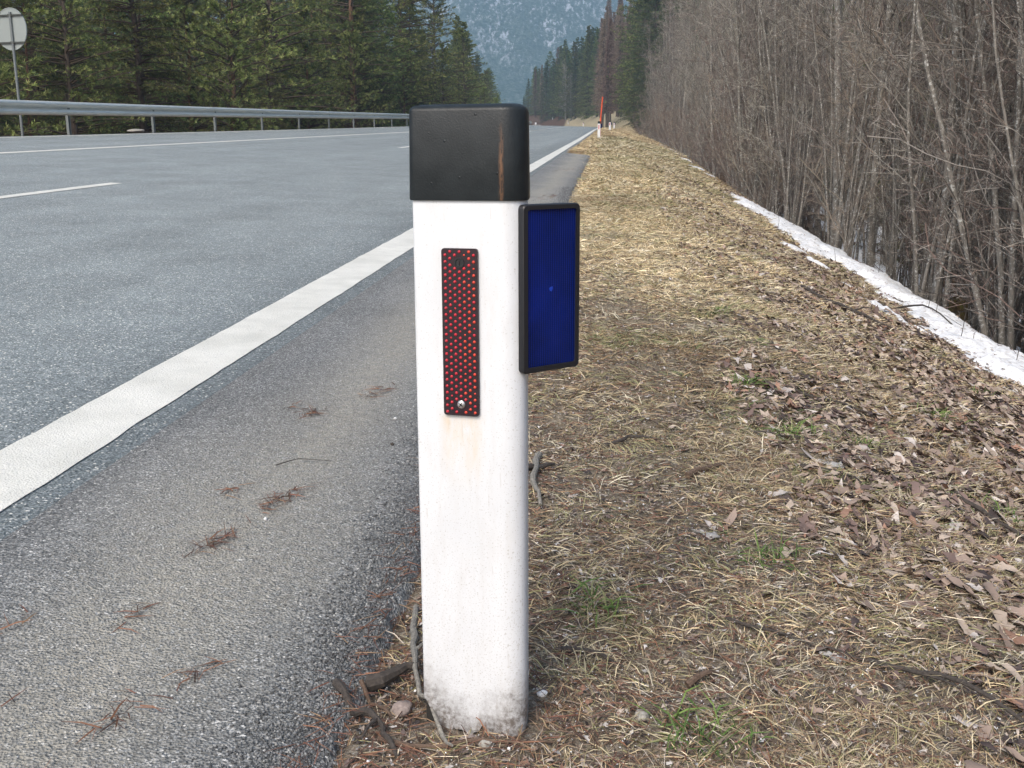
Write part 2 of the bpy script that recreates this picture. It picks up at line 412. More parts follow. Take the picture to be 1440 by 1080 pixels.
# straw
bins = [(0.85, 1.6, -0.5, 1.1, 60000, 0.030, 0.0008), (1.6, 3.0, -0.5, 1.9, 110000, 0.038, 0.0012), (3.0, 6.0, -0.6, 3.0, 130000, 0.048, 0.0019),
        (6, 13, -0.6, 3.3, 110000, 0.06, 0.0026), (13, 28, -0.7, 3.6, 70000, 0.08, 0.0052), (28, 75, -1.2, 4.5, 130000, 0.10, 0.008), (75, 170, -1.2, 6, 60000, 0.14, 0.018)]
Ps = []; az = []; L = []; W = []; li = []; cu = []; co = []
for y0, y1, x0, x1, n, l, w_ in bins:
    x, y = scatter(n, y0, y1, x0, x1, 1)
    u = x; e = edge_x(y)
    tuft = fbm(x * 2.4, y * 2.4, 3)              # tufts and thin places
    keep = (u > e + 0.015 + 0.1 * rng.random(n) ** 2) & (rng.random(n) < np.clip(0.62 + 1.5 * tuft + 0.25 * ss(2, 9, y), 0.12, 1)) & clear_post(x, y)
    keep &= (snow_h(x, y) < -0.004) | (rng.random(n) < 0.01)
    keep &= ~((u < 0.25) & (y < 4) & (rng.random(n) < 0.5))
    x = x[keep] + off(y[keep]); y = y[keep]; tuft = tuft[keep]; n = len(x)
    Ps.append(np.stack([x, y, terrain(x, y) + 0.001 + 0.004 * rng.random(n)], 1))
    az.append(rng.uniform(0, 2 * np.pi, n) * 0.75 + 4 * vnoise(x * 2, y * 2) - 0.9); L.append(l * rng.uniform(0.35, 1.5, n))
    W.append(w_ * rng.uniform(0.6, 1.4, n)); li.append(np.abs(rng.normal(0.08, 0.24, n)) * (0.6 + 1.2 * np.clip(tuft + 0.2, 0, 1))); cu.append(rng.normal(0, 0.3, n))
    green = (fbm(x * 1.9 + 5, y * 1.9, 3) > 0.40) & (rng.random(n) < 0.4)
    near = ss(7, 2.0, y)
    c = 1.35 * pal(n, [(0.42, 0.37, 0.25), (0.33, 0.27, 0.17), (0.22, 0.165, 0.105), (0.20, 0.19, 0.095), (0.52, 0.48, 0.37), (0.12, 0.085, 0.065)], [4, 4, 3, 1.5, 2, 2])
    c2 = 1.3 * pal(n, [(0.33, 0.28, 0.185), (0.22, 0.17, 0.11), (0.145, 0.105, 0.08), (0.17, 0.17, 0.085), (0.48, 0.44, 0.35), (0.065, 0.05, 0.04), (0.28, 0.26, 0.235)], [2.4, 3, 3, 2.4, 1.0, 3, 1.5])
    pick = rng.random(n) < near; c[pick] = c2[pick]
    pt_ = 1 + 0.9 * fbm(x * 0.8 + 3, y * 0.5, 4); pt_ = np.clip(pt_, 0.55, 1.3)[:, None]; c = c * np.array([1.04, 0.98, 0.90]) * pt_ * np.where(pt_ < 0.85, np.array([1.0, 0.93, 0.88]), np.array([1.0, 1.0, 1.0]))
    c[green] = pal(int(green.sum()), [(0.10, 0.14, 0.05), (0.17, 0.20, 0.08), (0.22, 0.22, 0.11)], [1, 1, 1])
    co.append(c)
Pm = np.concatenate(Ps)
strands(len(Pm), Pm, np.concatenate(az), np.concatenate(L), np.concatenate(W), np.concatenate(li), np.concatenate(cu), np.concatenate(co),
        'dead_grass', M['strand'], 'matted straw-coloured dead grass covering the verge and the bank', 'grass')

# loose tufts of longer straw standing a little proud
m_ = 2600; ty = 1.1 * (60 / 1.1) ** rng.random(m_); tx = rng.uniform(-0.2, 3.0, m_); kk = (snow_h(tx, ty) < -0.02) & (tx < 0.4 * ty + 0.7) & (np.abs(tx - post_xy[0]) + np.abs(ty - post_xy[1]) > 0.2) & (tx > edge_x(ty) + 0.1); tx = tx[kk]; ty = ty[kk]
per = 46; sp = 0.022 + 0.007 * ty; x = np.repeat(tx, per) + rng.normal(0, 1, len(tx) * per) * np.repeat(sp, per); y = np.repeat(ty, per) + rng.normal(0, 1, len(tx) * per) * np.repeat(sp, per); n = len(x)
hue = np.repeat(pal(len(tx), [(0.58, 0.52, 0.37), (0.46, 0.40, 0.27), (0.34, 0.34, 0.19), (0.66, 0.62, 0.50)], [2.5, 3, 2.6, 1.6], 0.2), per, 0)
strands(n, np.stack([x, y, terrain(x, y)], 1), np.repeat(rng.uniform(0, 6.28, len(tx)), per) + rng.normal(0, 0.7, n), rng.uniform(0.018, 0.055, n) * (1 + 0.09 * y), rng.uniform(0.0007, 0.0014, n) * (0.7 + 0.36 * y), np.abs(rng.normal(0.26, 0.26, n)), rng.normal(0, 0.2, n),
        np.array([1.03, 0.99, 0.92]) * 0.74 * hue * (1 + 0.3 * rng.uniform(-1, 1, n))[:, None], 'straw_tufts', M['strand'], 'loose tufts of longer pale straw on the verge', 'grass')

# reddish pine needles near the post and along the asphalt edge
def needles(n, cx, cy, sx, sy, name=None):
    x = rng.normal(cx, sx, n); y = rng.normal(cy, sy, n); return x, y
x, y = scatter(30000, 0.85, 6.5, -0.48, 0.9, 1)
keep = (x > edge_x(y) - 0.02 - 0.05 * rng.random(len(x)) ** 2) & (rng.random(len(x)) < np.clip(1.1 - (x + 0.4) * 0.9, 0.15, 1)) & clear_post(x, y)
xs = [x[keep]]; ys = [y[keep]]
# little drifts of needles lying on the shoulder
drifts = [(-0.70, 2.17, 46, .06), (-0.76, 1.90, 40, .045), (-0.82, 2.2, 12, .03), (-0.827, 2.87, 26, .05), (-0.695, 3.12, 30, .06), (-0.55, 3.6, 30, .07), (-0.66, 4.2, 40, .07), (-0.664, 1.30, 20, .05), (-0.60, 1.41, 16, .05),
          (-0.95, 1.52, 10, .03), (-0.78, 1.58, 12, .03), (-0.55, 5.2, 60, .1), (-0.58, 6.5, 70, .12), (-0.62, 8.5, 60, .15), (-0.66, 12, 60, .3), (-0.7, 19, 80, .6), (-0.9, 2.9, 10, .04), (-0.85, 1.22, 12, .05)]
for cx, cy, n, s_ in drifts:
    n = int(n * 1.3); q_ = rng.normal(0, s_ * 0.8, n); xs.append(cx + rng.normal(0, s_ * 0.22, n) + 0.25 * q_); ys.append(cy + q_)
x = np.concatenate(xs); y = np.concatenate(ys); n = len(x)
z = np.where(x < edge_x(y), z_road(x, y) + 0.002, terrain(x, y) + 0.004) + 0.005 * rng.random(n)
strands(n, np.stack([x, y, z], 1), rng.uniform(0, 2 * np.pi, n), rng.uniform(0.02, 0.065, n) , rng.uniform(0.0009, 0.0015, n) * np.where(x < edge_x(y) - 0.08, 1.5, 1.0), np.abs(rng.normal(0.03, 0.12, n)), rng.normal(0, 0.35, n),
        pal(n, [(0.14, 0.065, 0.045), (0.20, 0.10, 0.06), (0.085, 0.05, 0.038), (0.26, 0.17, 0.10)], [3, 3, 3, 1]), 'pine_needles', M['strand'], 'reddish fallen pine needles around the post and in small drifts on the shoulder', 'pine needles')

# taller green tufts
gt = [(0.35, 2.05), (0.55, 3.0), (0.75, 3.05), (0.50, 3.55), (0.5, 4.9), (1.22, 2.45), (1.05, 2.75), (0.15, 1.36), (1.9, 5.4), (1.25, 4.0), (0.0, 1.75)]
xs = []; ys = []
for cx, cy in gt:
    n = 75; xs.append(rng.normal(cx, 0.035, n)); ys.append(rng.normal(cy, 0.035, n))
x = np.concatenate(xs); y = np.concatenate(ys); n = len(x)
strands(n, np.stack([x, y, terrain(x, y)], 1), rng.uniform(0, 2 * np.pi, n), rng.uniform(0.03, 0.10, n), rng.uniform(0.0015, 0.003, n), rng.uniform(0.1, 1.1, n), rng.normal(0, 0.5, n),
        pal(n, [(0.07, 0.125, 0.03), (0.12, 0.185, 0.045), (0.25, 0.25, 0.12)], [2, 2, 1]), 'green_grass', M['strand'], 'small tufts of fresh green grass in the dead verge', 'grass')

# fallen leaves
def leaves(x, y, size, col, name, label):
    n = len(x)
    out = np.array([(-1, 0), (-.55, .34), (-.05, .30), (.2, .52), (.45, .24), (1, 0), (.45, -.24), (.2, -.52), (-.05, -.30), (-.55, -.34)])
    mid = np.array([(-.45, 0), (.1, 0), (.5, 0)])
    tmpl = np.concatenate([out, mid]); k = len(tmpl)
    tri = np.array([(0, 10, 1), (1, 10, 2), (10, 11, 2), (2, 11, 3), (3, 11, 4), (11, 12, 4), (4, 12, 5), (5, 12, 6), (12, 11, 6), (6, 11, 7), (7, 11, 8), (11, 10, 8), (8, 10, 9), (9, 10, 0)])
    fold = rng.uniform(-0.1, 0.55, n)[:, None]; curl = rng.normal(0.05, 0.24, n)[:, None]
    jit = 1 + 0.25 * rng.uniform(-1, 1, (n, k)); wd = rng.uniform(0.6, 1.25, n)[:, None]
    px = tmpl[None, :, 0] * jit; py = tmpl[None, :, 1] * jit * wd
    pz = np.abs(py) * fold + curl * px ** 2 + 0.12 * rng.uniform(-1, 1, (n, k))
    A = rng.uniform(0, 2 * np.pi, n)[:, None]; tx = rng.normal(0, 0.2, n)[:, None]; ty = rng.normal(0, 0.2, n)[:, None]
    s_ = size[:, None]
    gx = px * np.cos(A) - py * np.sin(A); gy = px * np.sin(A) + py * np.cos(A); gz = pz + gx * tx + gy * ty
    e_ = 0.05
    sx = ((terrain(x + e_, y) - terrain(x - e_, y)) / (2 * e_))[:, None]; sy = ((terrain(x, y + e_) - terrain(x, y - e_)) / (2 * e_))[:, None]
    low = gz.min(1, keepdims=True)
    V = np.stack([x[:, None] + gx * s_, y[:, None] + gy * s_, terrain(x, y)[:, None] + np.clip(snow_h(x, y), 0, 0.3)[:, None] + (gz - low * 0.7) * s_ + np.clip(sx, -.6, .6) * gx * s_ + np.clip(sy, -.6, .6) * gy * s_ + 0.003], 2).reshape(-1, 3)
    T = (tri[None] + (np.arange(n) * k)[:, None, None]).reshape(-1, 3)
    o = link(name, np_mesh(name, V, T=T, col=np.repeat(col, k, 0)), M['leafmat']); tag(o, label, 'leaves', kind='stuff'); return o
xs = []; ys = []; sz = []
for y0, y1, x0, x1, n in [(1.0, 3.2, 0.2, 2.0, 9000), (2.0, 6, 0.4, 3.0, 32000), (6, 14, 0.5, 3.4, 26000), (14, 30, 0.8, 3.8, 9000), (30, 60, 1.6, 4, 1500)]:
    x, y = scatter(n, y0, y1, x0, x1, 1)
    dens = np.clip(ss(0.4, 1.25, x + 0.7 * fbm(x * 0.9, y * 0.9, 3)) * (0.3 + 1.6 * np.clip(0.35 + fbm(x * 1.8, y * 1.8, 3), 0, 1)) + 0.025, 0, 1)
    k = (rng.random(n) < dens) & (snow_h(x, y) < 0.01); x = x[k]; y = y[k]; xs.append(x); ys.append(y)
    sz.append(rng.uniform(0.011, 0.032, len(x)) * (1 + 0.5 * ss(0.9, 1.8, x) * ss(1.8, 3, y) + 0.6 * ss(8, 25, y)))
x, y = scatter(420, 4, 26, 2.3, 3.7, 1); xs.append(x); ys.append(y); sz.append(rng.uniform(0.012, 0.028, 420))
x = np.concatenate(xs); y = np.concatenate(ys)
leaves(x, y, np.concatenate(sz), pal(len(x), [(0.27, 0.205, 0.165), (0.15, 0.105, 0.09), (0.38, 0.31, 0.25), (0.50, 0.45, 0.41), (0.26, 0.155, 0.11), (0.06, 0.045, 0.042)], [3.5, 3, 3, 1.1, 1.0, 1.8]),
       'fallen_leaves', 'brown and grey fallen leaves strewn thickly over the bank')

# broken crumbs of leaf and bark lying everywhere between the grass
x, y = scatter(60000, 0.85, 7, -0.5, 2.6, 1)
k = (x > edge_x(y) + 0.01) & clear_post(x, y) & (x < 0.45 * y + 0.6); x = x[k]; y = y[k]
leaves(x, y, rng.uniform(0.0018, 0.0075, len(x)) * (1 + 0.12 * y), pal(len(x), [(0.26, 0.20, 0.16), (0.12, 0.09, 0.08), (0.37, 0.31, 0.26), (0.52, 0.49, 0.46), (0.23, 0.13, 0.09), (0.04, 0.032, 0.03)], [3, 3, 3, 1.0, 1.5, 2.6]),
       'leaf_crumbs', 'crumbs of dead leaf and bark scattered through the verge')

# grit: pale grains and small stones on the verge and crumbs along the asphalt edge
M['grit'] = tinted('grit_grains', 0.5, 0.5)
def grit(x, y, z, r, col, name, label):
    n = len(x); t = np.array([(1, 0, 0), (-1, 0, 0), (0, 1, 0), (0, -1, 0), (0, 0, .8), (0, 0, -.8)], float)
    f = np.array([(0, 2, 4), (2, 1, 4), (1, 3, 4), (3, 0, 4), (2, 0, 5), (1, 2, 5), (3, 1, 5), (0, 3, 5)])
    A = rng.uniform(0, 6.28, n)[:, None]; J = t[None] * (1 + 0.35 * rng.uniform(-1, 1, (n, 6, 3)))
    X_ = J[..., 0] * np.cos(A) - J[..., 1] * np.sin(A); Y_ = J[..., 0] * np.sin(A) + J[..., 1] * np.cos(A)
    V = np.stack([x[:, None] + X_ * r[:, None], y[:, None] + Y_ * r[:, None], z[:, None] + J[..., 2] * r[:, None]], 2).reshape(-1, 3)
    T = (f[None] + (np.arange(n) * 6)[:, None, None]).reshape(-1, 3)
    o = link(name, np_mesh(name, V, T=T, col=np.repeat(col, 6, 0)), M['grit']); tag(o, label, 'grit', kind='stuff')
x, y = scatter(12000, 0.85, 4.5, -0.42, 1.2, 1)
k = (rng.random(len(x)) < np.clip(1.0 - 0.75 * x, 0.1, 1)) & (x > edge_x(y)) & clear_post(x, y) ; x = x[k]; y = y[k]
grit(x, y, terrain(x, y) + 0.007 * rng.random(len(x)) + 0.003, rng.uniform(0.0005, 0.0016, len(x)) * (1 + (rng.random(len(x)) < 0.02) * 1.5),
     pal(len(x), [(0.85, 0.85, 0.84), (0.6, 0.6, 0.6), (0.35, 0.33, 0.31)], [4, 2, 2], 0.1), 'road_salt_grit', 'tiny white grains of salt and grit sprinkled over the verge by the post')
# crumbs of asphalt
y = 0.85 * (14 / 0.85) ** rng.random(30000); x = edge_x(y) + rng.normal(-0.012, 0.035, len(y)) - 0.10 * rng.random(len(y)) ** 3
z = np.where(x < edge_x(y), z_road(x, y), terrain(x, y)) + 0.0
grit(x, y, z + 0.001, rng.uniform(0.0012, 0.0045, len(y)) * (0.7 + 0.05 * y), pal(len(y), [(0.10, 0.105, 0.108), (0.17, 0.175, 0.178), (0.06, 0.06, 0.06), (0.28, 0.28, 0.27)], [3, 3, 2, 1]),
     'asphalt_crumbs', 'loose dark asphalt crumbs along the broken edge of the shoulder')
y = 0.85 * (12 / 0.85) ** rng.random(26000); x = rng.uniform(-1.2, -0.36, len(y))
grit(x, y, z_road(x, y) - 0.0004, rng.uniform(0.0011, 0.0028, len(y)) * (0.7 + 0.1 * y), pal(len(y), [(0.10, 0.107, 0.112), (0.17, 0.18, 0.186), (0.24, 0.25, 0.255), (0.05, 0.052, 0.055), (0.45, 0.45, 0.42)], [3, 3, 2.4, 2, .25]),
     'loose_chippings', 'small grey stone chippings standing proud of the shoulder surface')

# ------------------------------------------------------------------ delineator posts
def body_mat():
    m, nt, b = new_mat('white_post_plastic'); v = coord(nt)
    z = sepz(nt, v)
    c = ramp(nt, noise(nt, coord(nt, 'Object', (1, 1, 0.5)), 9, 5, 0.6), [(0.3, (0.625, 0.64, 0.655)), (0.7, (0.71, 0.725, 0.74))])
    # fine dark specks, more of them low down
    sp = noise(nt, v, 420, 2, 0.6); thr = ramp(nt, z, [(0.0, 0.60), (0.75, 0.675)])
    s_ = math_(nt, 'GREATER_THAN', sp, thr)
    c = mix(nt, math_(nt, 'MULTIPLY', s_, 0.45), c, (0.30, 0.27, 0.22))
    film = ramp(nt, noise(nt, coord(nt, 'Object', (1.6, 1, 0.35)), 26, 6, 0.72), [(0.48, 0.0), (0.75, 0.30)])
    c = mix(nt, film, c, (0.50, 0.47, 0.42))
    # thin scratches
    sc = noise(nt, coord(nt, 'Object', (1, 1, 0.12), (0, 0.25, 0)), 160, 2, 0.5)
    c = mix(nt, math_(nt, 'MULTIPLY', math_(nt, 'GREATER_THAN', sc, 0.70), 0.28), c, (0.45, 0.42, 0.38))
    # spattered mud near the foot
    g = noise(nt, v, 38, 6, 0.75); lvl = math_(nt, 'ADD', math_(nt, 'MULTIPLY', g, 0.13), math_(nt, 'MULTIPLY', z, -1.0))
    x = sepz(nt, v, 0); side = math_(nt, 'MULTIPLY', math_(nt, 'ABSOLUTE', x), 0.7)
    f = ramp(nt, math_(nt, 'ADD', lvl, side), [(0.00, 0.0), (0.03, 0.3), (0.065, 0.97)])
    c = mix(nt, math_(nt, 'MULTIPLY', f, ramp(nt, noise(nt, v, 120, 4, 0.7), [(0.35, 0.35), (0.6, 1.0)])), c, (0.13, 0.11, 0.095))
    # rust-yellow run under the red reflector
    xs = math_(nt, 'ABSOLUTE', math_(nt, 'ADD', x, 0.01))
    f2 = math_(nt, 'MULTIPLY', ramp(nt, xs, [(0.02, 1.0), (0.035, 0.0)]), ramp(nt, z, [(0.36, 0.0), (0.462, 1.0), (0.47, 0.0)]))
    f2 = math_(nt, 'MULTIPLY', f2, ramp(nt, noise(nt, coord(nt, 'Object', (1, 1, 0.3)), 70, 4, 0.7), [(0.35, 0.0), (0.7, 0.75)]))
    c = mix(nt, f2, c, (0.66, 0.52, 0.34))
    nt.links.new(c, b.inputs['Base Color']); b.inputs['Roughness'].default_value = 0.42
    p = bump(nt, b, noise(nt, coord(nt, 'Object', (1, 1, 0.25)), 130, 3), 0.12, 0.002); bump(nt, b, noise(nt, v, 30, 3), 0.15, 0.003, p)
    return m
def cap_mat():
    m, nt, b = new_mat('black_cap_plastic'); v = coord(nt); x = sepz(nt, v, 0); z = sepz(nt, v, 2); y = sepz(nt, v, 1)
    c = ramp(nt, noise(nt, v, 30, 5, 0.6), [(0.3, (0.010, 0.013, 0.0145)), (0.7, (0.019, 0.023, 0.025))])
    # a single rubbed orange scrape on the right-hand side of the front
    wx = math_(nt, 'MULTIPLY_ADD', noise(nt, coord(nt, 'Object', (1, 1, 0.6)), 60, 3), 0.003, -0.0475)
    d = math_(nt, 'ABSOLUTE', math_(nt, 'ADD', x, wx))
    f = ramp(nt, d, [(0.0002, 1.0), (0.0013, 0.0)])
    f = math_(nt, 'MULTIPLY', f, ramp(nt, noise(nt, coord(nt, 'Object', (3, 1, 0.5)), 160, 3, 0.7), [(0.36, 0.0), (0.52, 1.0)]))
    f = math_(nt, 'MULTIPLY', f, ramp(nt, z, [(0.80, 1.0), (0.845, 0.0)]))
    f = math_(nt, 'MULTIPLY', f, math_(nt, 'LESS_THAN', y, 0.02))
    c = mix(nt, f, c, (0.17, 0.09, 0.05))
    nt.links.new(c, b.inputs['Base Color']); b.inputs['Roughness'].default_value = 0.40; b.inputs['Specular IOR Level'].default_value = 0.32
    p = bump(nt, b, noise(nt, v, 420, 2, 0.6), 0.22, 0.0015)
    vd = voro(nt, v, 55, 'Distance'); pts = ramp(nt, vd, [(0.0, 1.0), (0.07, 0.7), (0.10, 0.0)])
    bump(nt, b, pts, 0.5, 0.002, p)
    return m
def blue_mat():
    m, nt, b = new_mat('blue_reflector_lens')
    u = nt.nodes.new('ShaderNodeTexCoord'); v = u.outputs['Object']
    x = sepz(nt, v, 0); z = sepz(nt, v, 2)
    r = math_(nt, 'SINE', math_(nt, 'MULTIPLY', x, 2 * math.pi / 0.0022 * 0.6)); r2 = math_(nt, 'SINE', math_(nt, 'MULTIPLY', z, 2 * math.pi / 0.0024))
    cell = math_(nt, 'MULTIPLY', math_(nt, 'MULTIPLY_ADD', r, 0.5, 0.5), math_(nt, 'MULTIPLY_ADD', r2, 0.2, 0.8))
    c = mix(nt, cell, (0.001, 0.004, 0.030), (0.003, 0.017, 0.17))
    c = mix(nt, ramp(nt, noise(nt, v, 14, 3), [(0.4, 0.0), (0.7, 0.25)]), c, (0.006, 0.025, 0.30))
    nt.links.new(c, b.inputs['Base Color']); b.inputs['Roughness'].default_value = 0.35; b.inputs['Specular IOR Level'].default_value = 0.25
    bump(nt, b, cell, 0.35, 0.0008)
    return m
M['body'] = body_mat(); M['cap'] = cap_mat(); M['blue'] = blue_mat()
M['blackp'] = plain('black_frame_plastic', (0.013, 0.013, 0.015), 0.45)
M['strip'] = plain('reflector_backing', (0.016, 0.006, 0.010), 0.4)
M['bead'] = plain('red_reflective_bead', (0.48, 0.018, 0.032), 0.18, 0, 0.8)
M['beado'] = plain('orange_red_reflective_bead', (0.58, 0.05, 0.025), 0.18, 0, 0.8)
M['steel'] = plain('bright_screw_steel', (0.72, 0.72, 0.70), 0.3, 0.9)
M['dark'] = plain('dark_hollow', (0.02, 0.018, 0.015), 0.9)  # near-black colour stands for shade inside the hollow foot and screw cross
M['bluespot'] = plain('brighter_blue_mark', (0.01, 0.05, 0.42), 0.4)  # small brighter blue spot on the lens

def rrect(w_, d, rfl, rfr, rb, n=7, grow=0.0):
    """rounded section, front at y=0 and back at y=d; corner radii front-left, front-right, back"""
    g_ = grow; x0, x1, y0, y1 = -w_ / 2 - g_, w_ / 2 + g_, -g_, d + g_
    P = []
    for cx, cy, r, a0 in ((x0 + rfl + g_, y0 + rfl + g_, rfl + g_, 180), (x1 - rfr - g_, y0 + rfr + g_, rfr + g_, 270), (x1 - rb - g_, y1 - rb - g_, rb + g_, 0), (x0 + rb + g_, y1 - rb - g_, rb + g_, 90)):
        for k in range(n):
            a = R(a0 + 90 * k / (n - 1)); P.append((cx + r * math.cos(a), cy + r * math.sin(a)))
        # extra points along the flat sides keep the ragged foot detailed
    out = []
    for i, p in enumerate(P):
        q = P[(i + 1) % len(P)]; L_ = math.dist(p, q); k = max(1, int(L_ / 0.006))
        for j in range(k): out.append((p[0] + (q[0] - p[0]) * j / k, p[1] + (q[1] - p[1]) * j / k))
    return [(x - (0.002 if x < -w_ * 0.3 else 0), y) for x, y in taper(out, w_)]
WB, DB = 0.1477, 0.098
def taper(P, w_): return [(x - (x / (w_ / 2)) * 0.020 * max(0, min(1, (y - 0.012) / 0.086)) if x > 0 else x + 0.012 * max(0, min(1, (y - 0.012) / 0.086)), y) for x, y in P]
def loft(mb, rings, m=0, cap_top=True, cap_bot=False):
    n = len(rings[0]); V = [p for r in rings for p in r]; F = []
    for i in range(len(rings) - 1):
        for k in range(n):
            a = i * n + k; b_ = i * n + (k + 1) % n; F.append((a, b_, b_ + n, a + n))
    if cap_top: F.append(tuple((len(rings) - 1) * n + k for k in range(n)))
    if cap_bot: F.append(tuple(range(n))[::-1])
    mb.add(V, F, m)
def make_post(detail=True):
    root = empty('delineator_post')
    sec = rrect(WB, DB, 0.006, 0.030, 0.014)
    mb = MB()
    if detail:
        def zb(x, y):
            z = 0.004 + 0.004 * math.sin(x * 170) + 0.003 * math.sin(x * 430 + 1)
            if x < -0.045: z += (-0.045 - x) * 1.5
            if x > 0.055: z += (x - 0.055) * 0.8
            z += 0.014 * max(0, 1 - abs(x - 0.012) / 0.007) + 0.010 * max(0, 1 - abs(x + 0.016) / 0.006)
            return z if y < 0.03 else 0.0
    else: zb = lambda x, y: -0.05
    levels = [0.03, 0.06, 0.12, 0.3, 0.5, 0.7, 0.80]
    rings = [[(x, y, zb(x, y)) for x, y in sec]] + [[(x, y, max(z, zb(x, y) + 0.002)) for x, y in sec] for z in levels]
    loft(mb, rings); mb.build('post_body', M['body'], root, smooth=True)
    if detail:
        mb = MB(); loft(mb, [[(x, y, -0.08) for x, y in rrect(WB, DB, .006, .03, .014, grow=-0.003)], [(x, y, 0.3) for x, y in rrect(WB, DB, .006, .03, .014, grow=-0.003)]])
        mb.build('shade_liner', M['dark'], root, smooth=True)  # added black liner, standing in for the shade inside the hollow body
    mb = MB()
    cs = lambda g_, z: [(x, y, z) for x, y in rrect(WB, DB, 0.006, 0.030, 0.014, grow=g_)]
    loft(mb, [cs(0.0002, 0.7467), cs(0.0030, 0.7467), cs(0.0038, 0.749), cs(0.0028, 0.80), cs(0.0018, 0.857), cs(0.0008, 0.8600), cs(-0.0012, 0.8620), cs(-0.0060, 0.8648), cs(-0.0085, 0.8656), cs(-0.011, 0.8657)])
    mb.build('cap', M['cap'], root, smooth=True)
    # red bead reflector
    rx0, rx1, rz0, rz1 = -0.0346, 0.0143, 0.4667, 0.6864
    mb = MB(); ccx, hw = (rx0 + rx1) / 2, (rx1 - rx0) / 2; poly = []
    for cx, cz, a0 in ((rx0 + .004, rz0 + .004, 180), (rx1 - .004, rz0 + .004, 270), (rx1 - .004, rz1 - .004, 0), (rx0 + .004, rz1 - .004, 90)):
        for k in range(5 if detail else 2):
            a = R(a0 + 90 * k / (4 if detail else 1)); poly.append((cx + .004 * math.cos(a), cz + .004 * math.sin(a)))
    mb.prism(poly, -0.0045, 0.002, 0, lambda v: (v[0], v[2], v[1]))
    zs, zh = 0.482, 0.668
    if detail:
        pc = 0.0064; pr = 0.0086
        for c in range(7):
            x = ccx + (c - 3) * pc
            for r in range(26):
                z = rz0 + 0.0048 + r * pr + (pr / 2 if c % 2 else 0)
                if z > rz1 - 0.003: continue
                if math.hypot(x - ccx, z - zs) < 0.0072 or math.hypot(x - ccx, z - zh) < 0.0085: continue
                rr = 0.0021 * (1 if rng.random() > 0.06 else 0.7); V = []; 
                for j, (q, h) in enumerate(((1, 0), (0.87, 0.5), (0.5, 0.87))):
                    V += [(x + rr * q * math.cos(R(45 * t)), -0.0045 - rr * h * 0.8, z + rr * q * math.sin(R(45 * t))) for t in range(8)]
                V.append((x, -0.0045 - rr * 0.8, z)); F = []
                for j in range(2):
                    F += [(j * 8 + t, j * 8 + (t + 1) % 8, j * 8 + 8 + (t + 1) % 8, j * 8 + 8 + t) for t in range(8)]
                F += [(16 + t, 16 + (t + 1) % 8, 24) for t in range(8)]
                mb.add(V, F, 1 if (c < 4 or rng.random() < 0.35) else 2)
        red = mb.build('red_reflector', [M['strip'], M['bead'], M['beado']], root)
        red['label'] = 'narrow black strip reflector studded with red beads'
        mb = MB()   # screw head with a cross recess
        V = []; n = 20
        for q, h in ((1, 0), (0.93, 0.0012), (0.7, 0.0022), (0.35, 0.0027)):
            V += [(ccx + 0.0056 * q * math.cos(2 * math.pi * t / n), -0.0045 - h, zs + 0.0056 * q * math.sin(2 * math.pi * t / n)) for t in range(n)]
        F = [(j * n + t, j * n + (t + 1) % n, (j + 1) * n + (t + 1) % n, (j + 1) * n + t) for j in range(3) for t in range(n)] + [tuple(60 + t for t in range(n))]
        mb.add(V, F, 0)
        for a in (R(35), R(125)):
            mb.box((ccx, -0.0072, zs), (0.0066, 0.0010, 0.0012), 1, Matrix.Rotation(a, 3, 'Y'))
        mb.build('screw', [M['steel'], M['dark']], red)
        mb = MB()   # ring round the upper hole
        n = 24; V = []
        for q, h in ((0.0068, 0.0), (0.0064, 0.0014), (0.0052, 0.0014), (0.0048, 0.0003)):
            V += [(ccx + q * math.cos(2 * math.pi * t / n), -0.0045 - h, zh + q * math.sin(2 * math.pi * t / n)) for t in range(n)]
        F = [(j * n + t, j * n + (t + 1) % n, (j + 1) * n + (t + 1) % n, (j + 1) * n + t) for j in range(3) for t in range(n)] + [tuple(72 + t for t in range(n))]
        mb.add(V, F, 0); mb.box((ccx, -0.0055, zh), (0.0012, 0.001, 0.007), 1)
        mb.build('screw_ring', [M['blackp'], M['strip']], red)
    else:
        mb.build('red_reflector', M['bead'], root)
    # blue reflector turned out from the right side
    b_ = 0.9333; P0 = Vector((0.0722, 0.003, 0)); hgt0, hgt1, wd = 0.5245, 0.7417, 0.0955
    fr = empty('blue_reflector', (P0.x, P0.y, 0), b_); fr.parent = root
    mb = MB()
    def rr(x0, x1, z0, z1, r, n=5): return [(cx + r * math.cos(R(a0 + 90 * k / (n - 1))), cz + r * math.sin(R(a0 + 90 * k / (n - 1)))) for cx, cz, a0 in ((x0 + r, z0 + r, 180), (x1 - r, z0 + r, 270), (x1 - r, z1 - r, 0), (x0 + r, z1 - r, 90)) for k in range(n)]
    o1 = rr(0, wd, hgt0, hgt1, 0.006); i1 = rr(0.0078, wd - 0.0065, hgt0 + 0.0075, hgt1 - 0.0065, 0.003); n = len(o1)
    i2 = [(x * 0.98 + 0.001, z) for x, z in i1]
    V = [(x, 0.016, z) for x, z in o1] + [(x, 0.001, z) for x, z in o1] + [((x - wd / 2) * 0.975 + wd / 2, -0.0008, (z - 0.633) * 0.988 + 0.633) for x, z in o1] + [(x, -0.0008, z) for x, z in i1] + [(x, 0.0035, z) for x, z in i1]
    F = [(j * n + t, j * n + (t + 1) % n, (j + 1) * n + (t + 1) % n, (j + 1) * n + t) for j in range(4) for t in range(n)] + [tuple(range(n))]
    mb.add(V, F, 0); mb.build('reflector_frame', M['blackp'], fr, smooth=True)
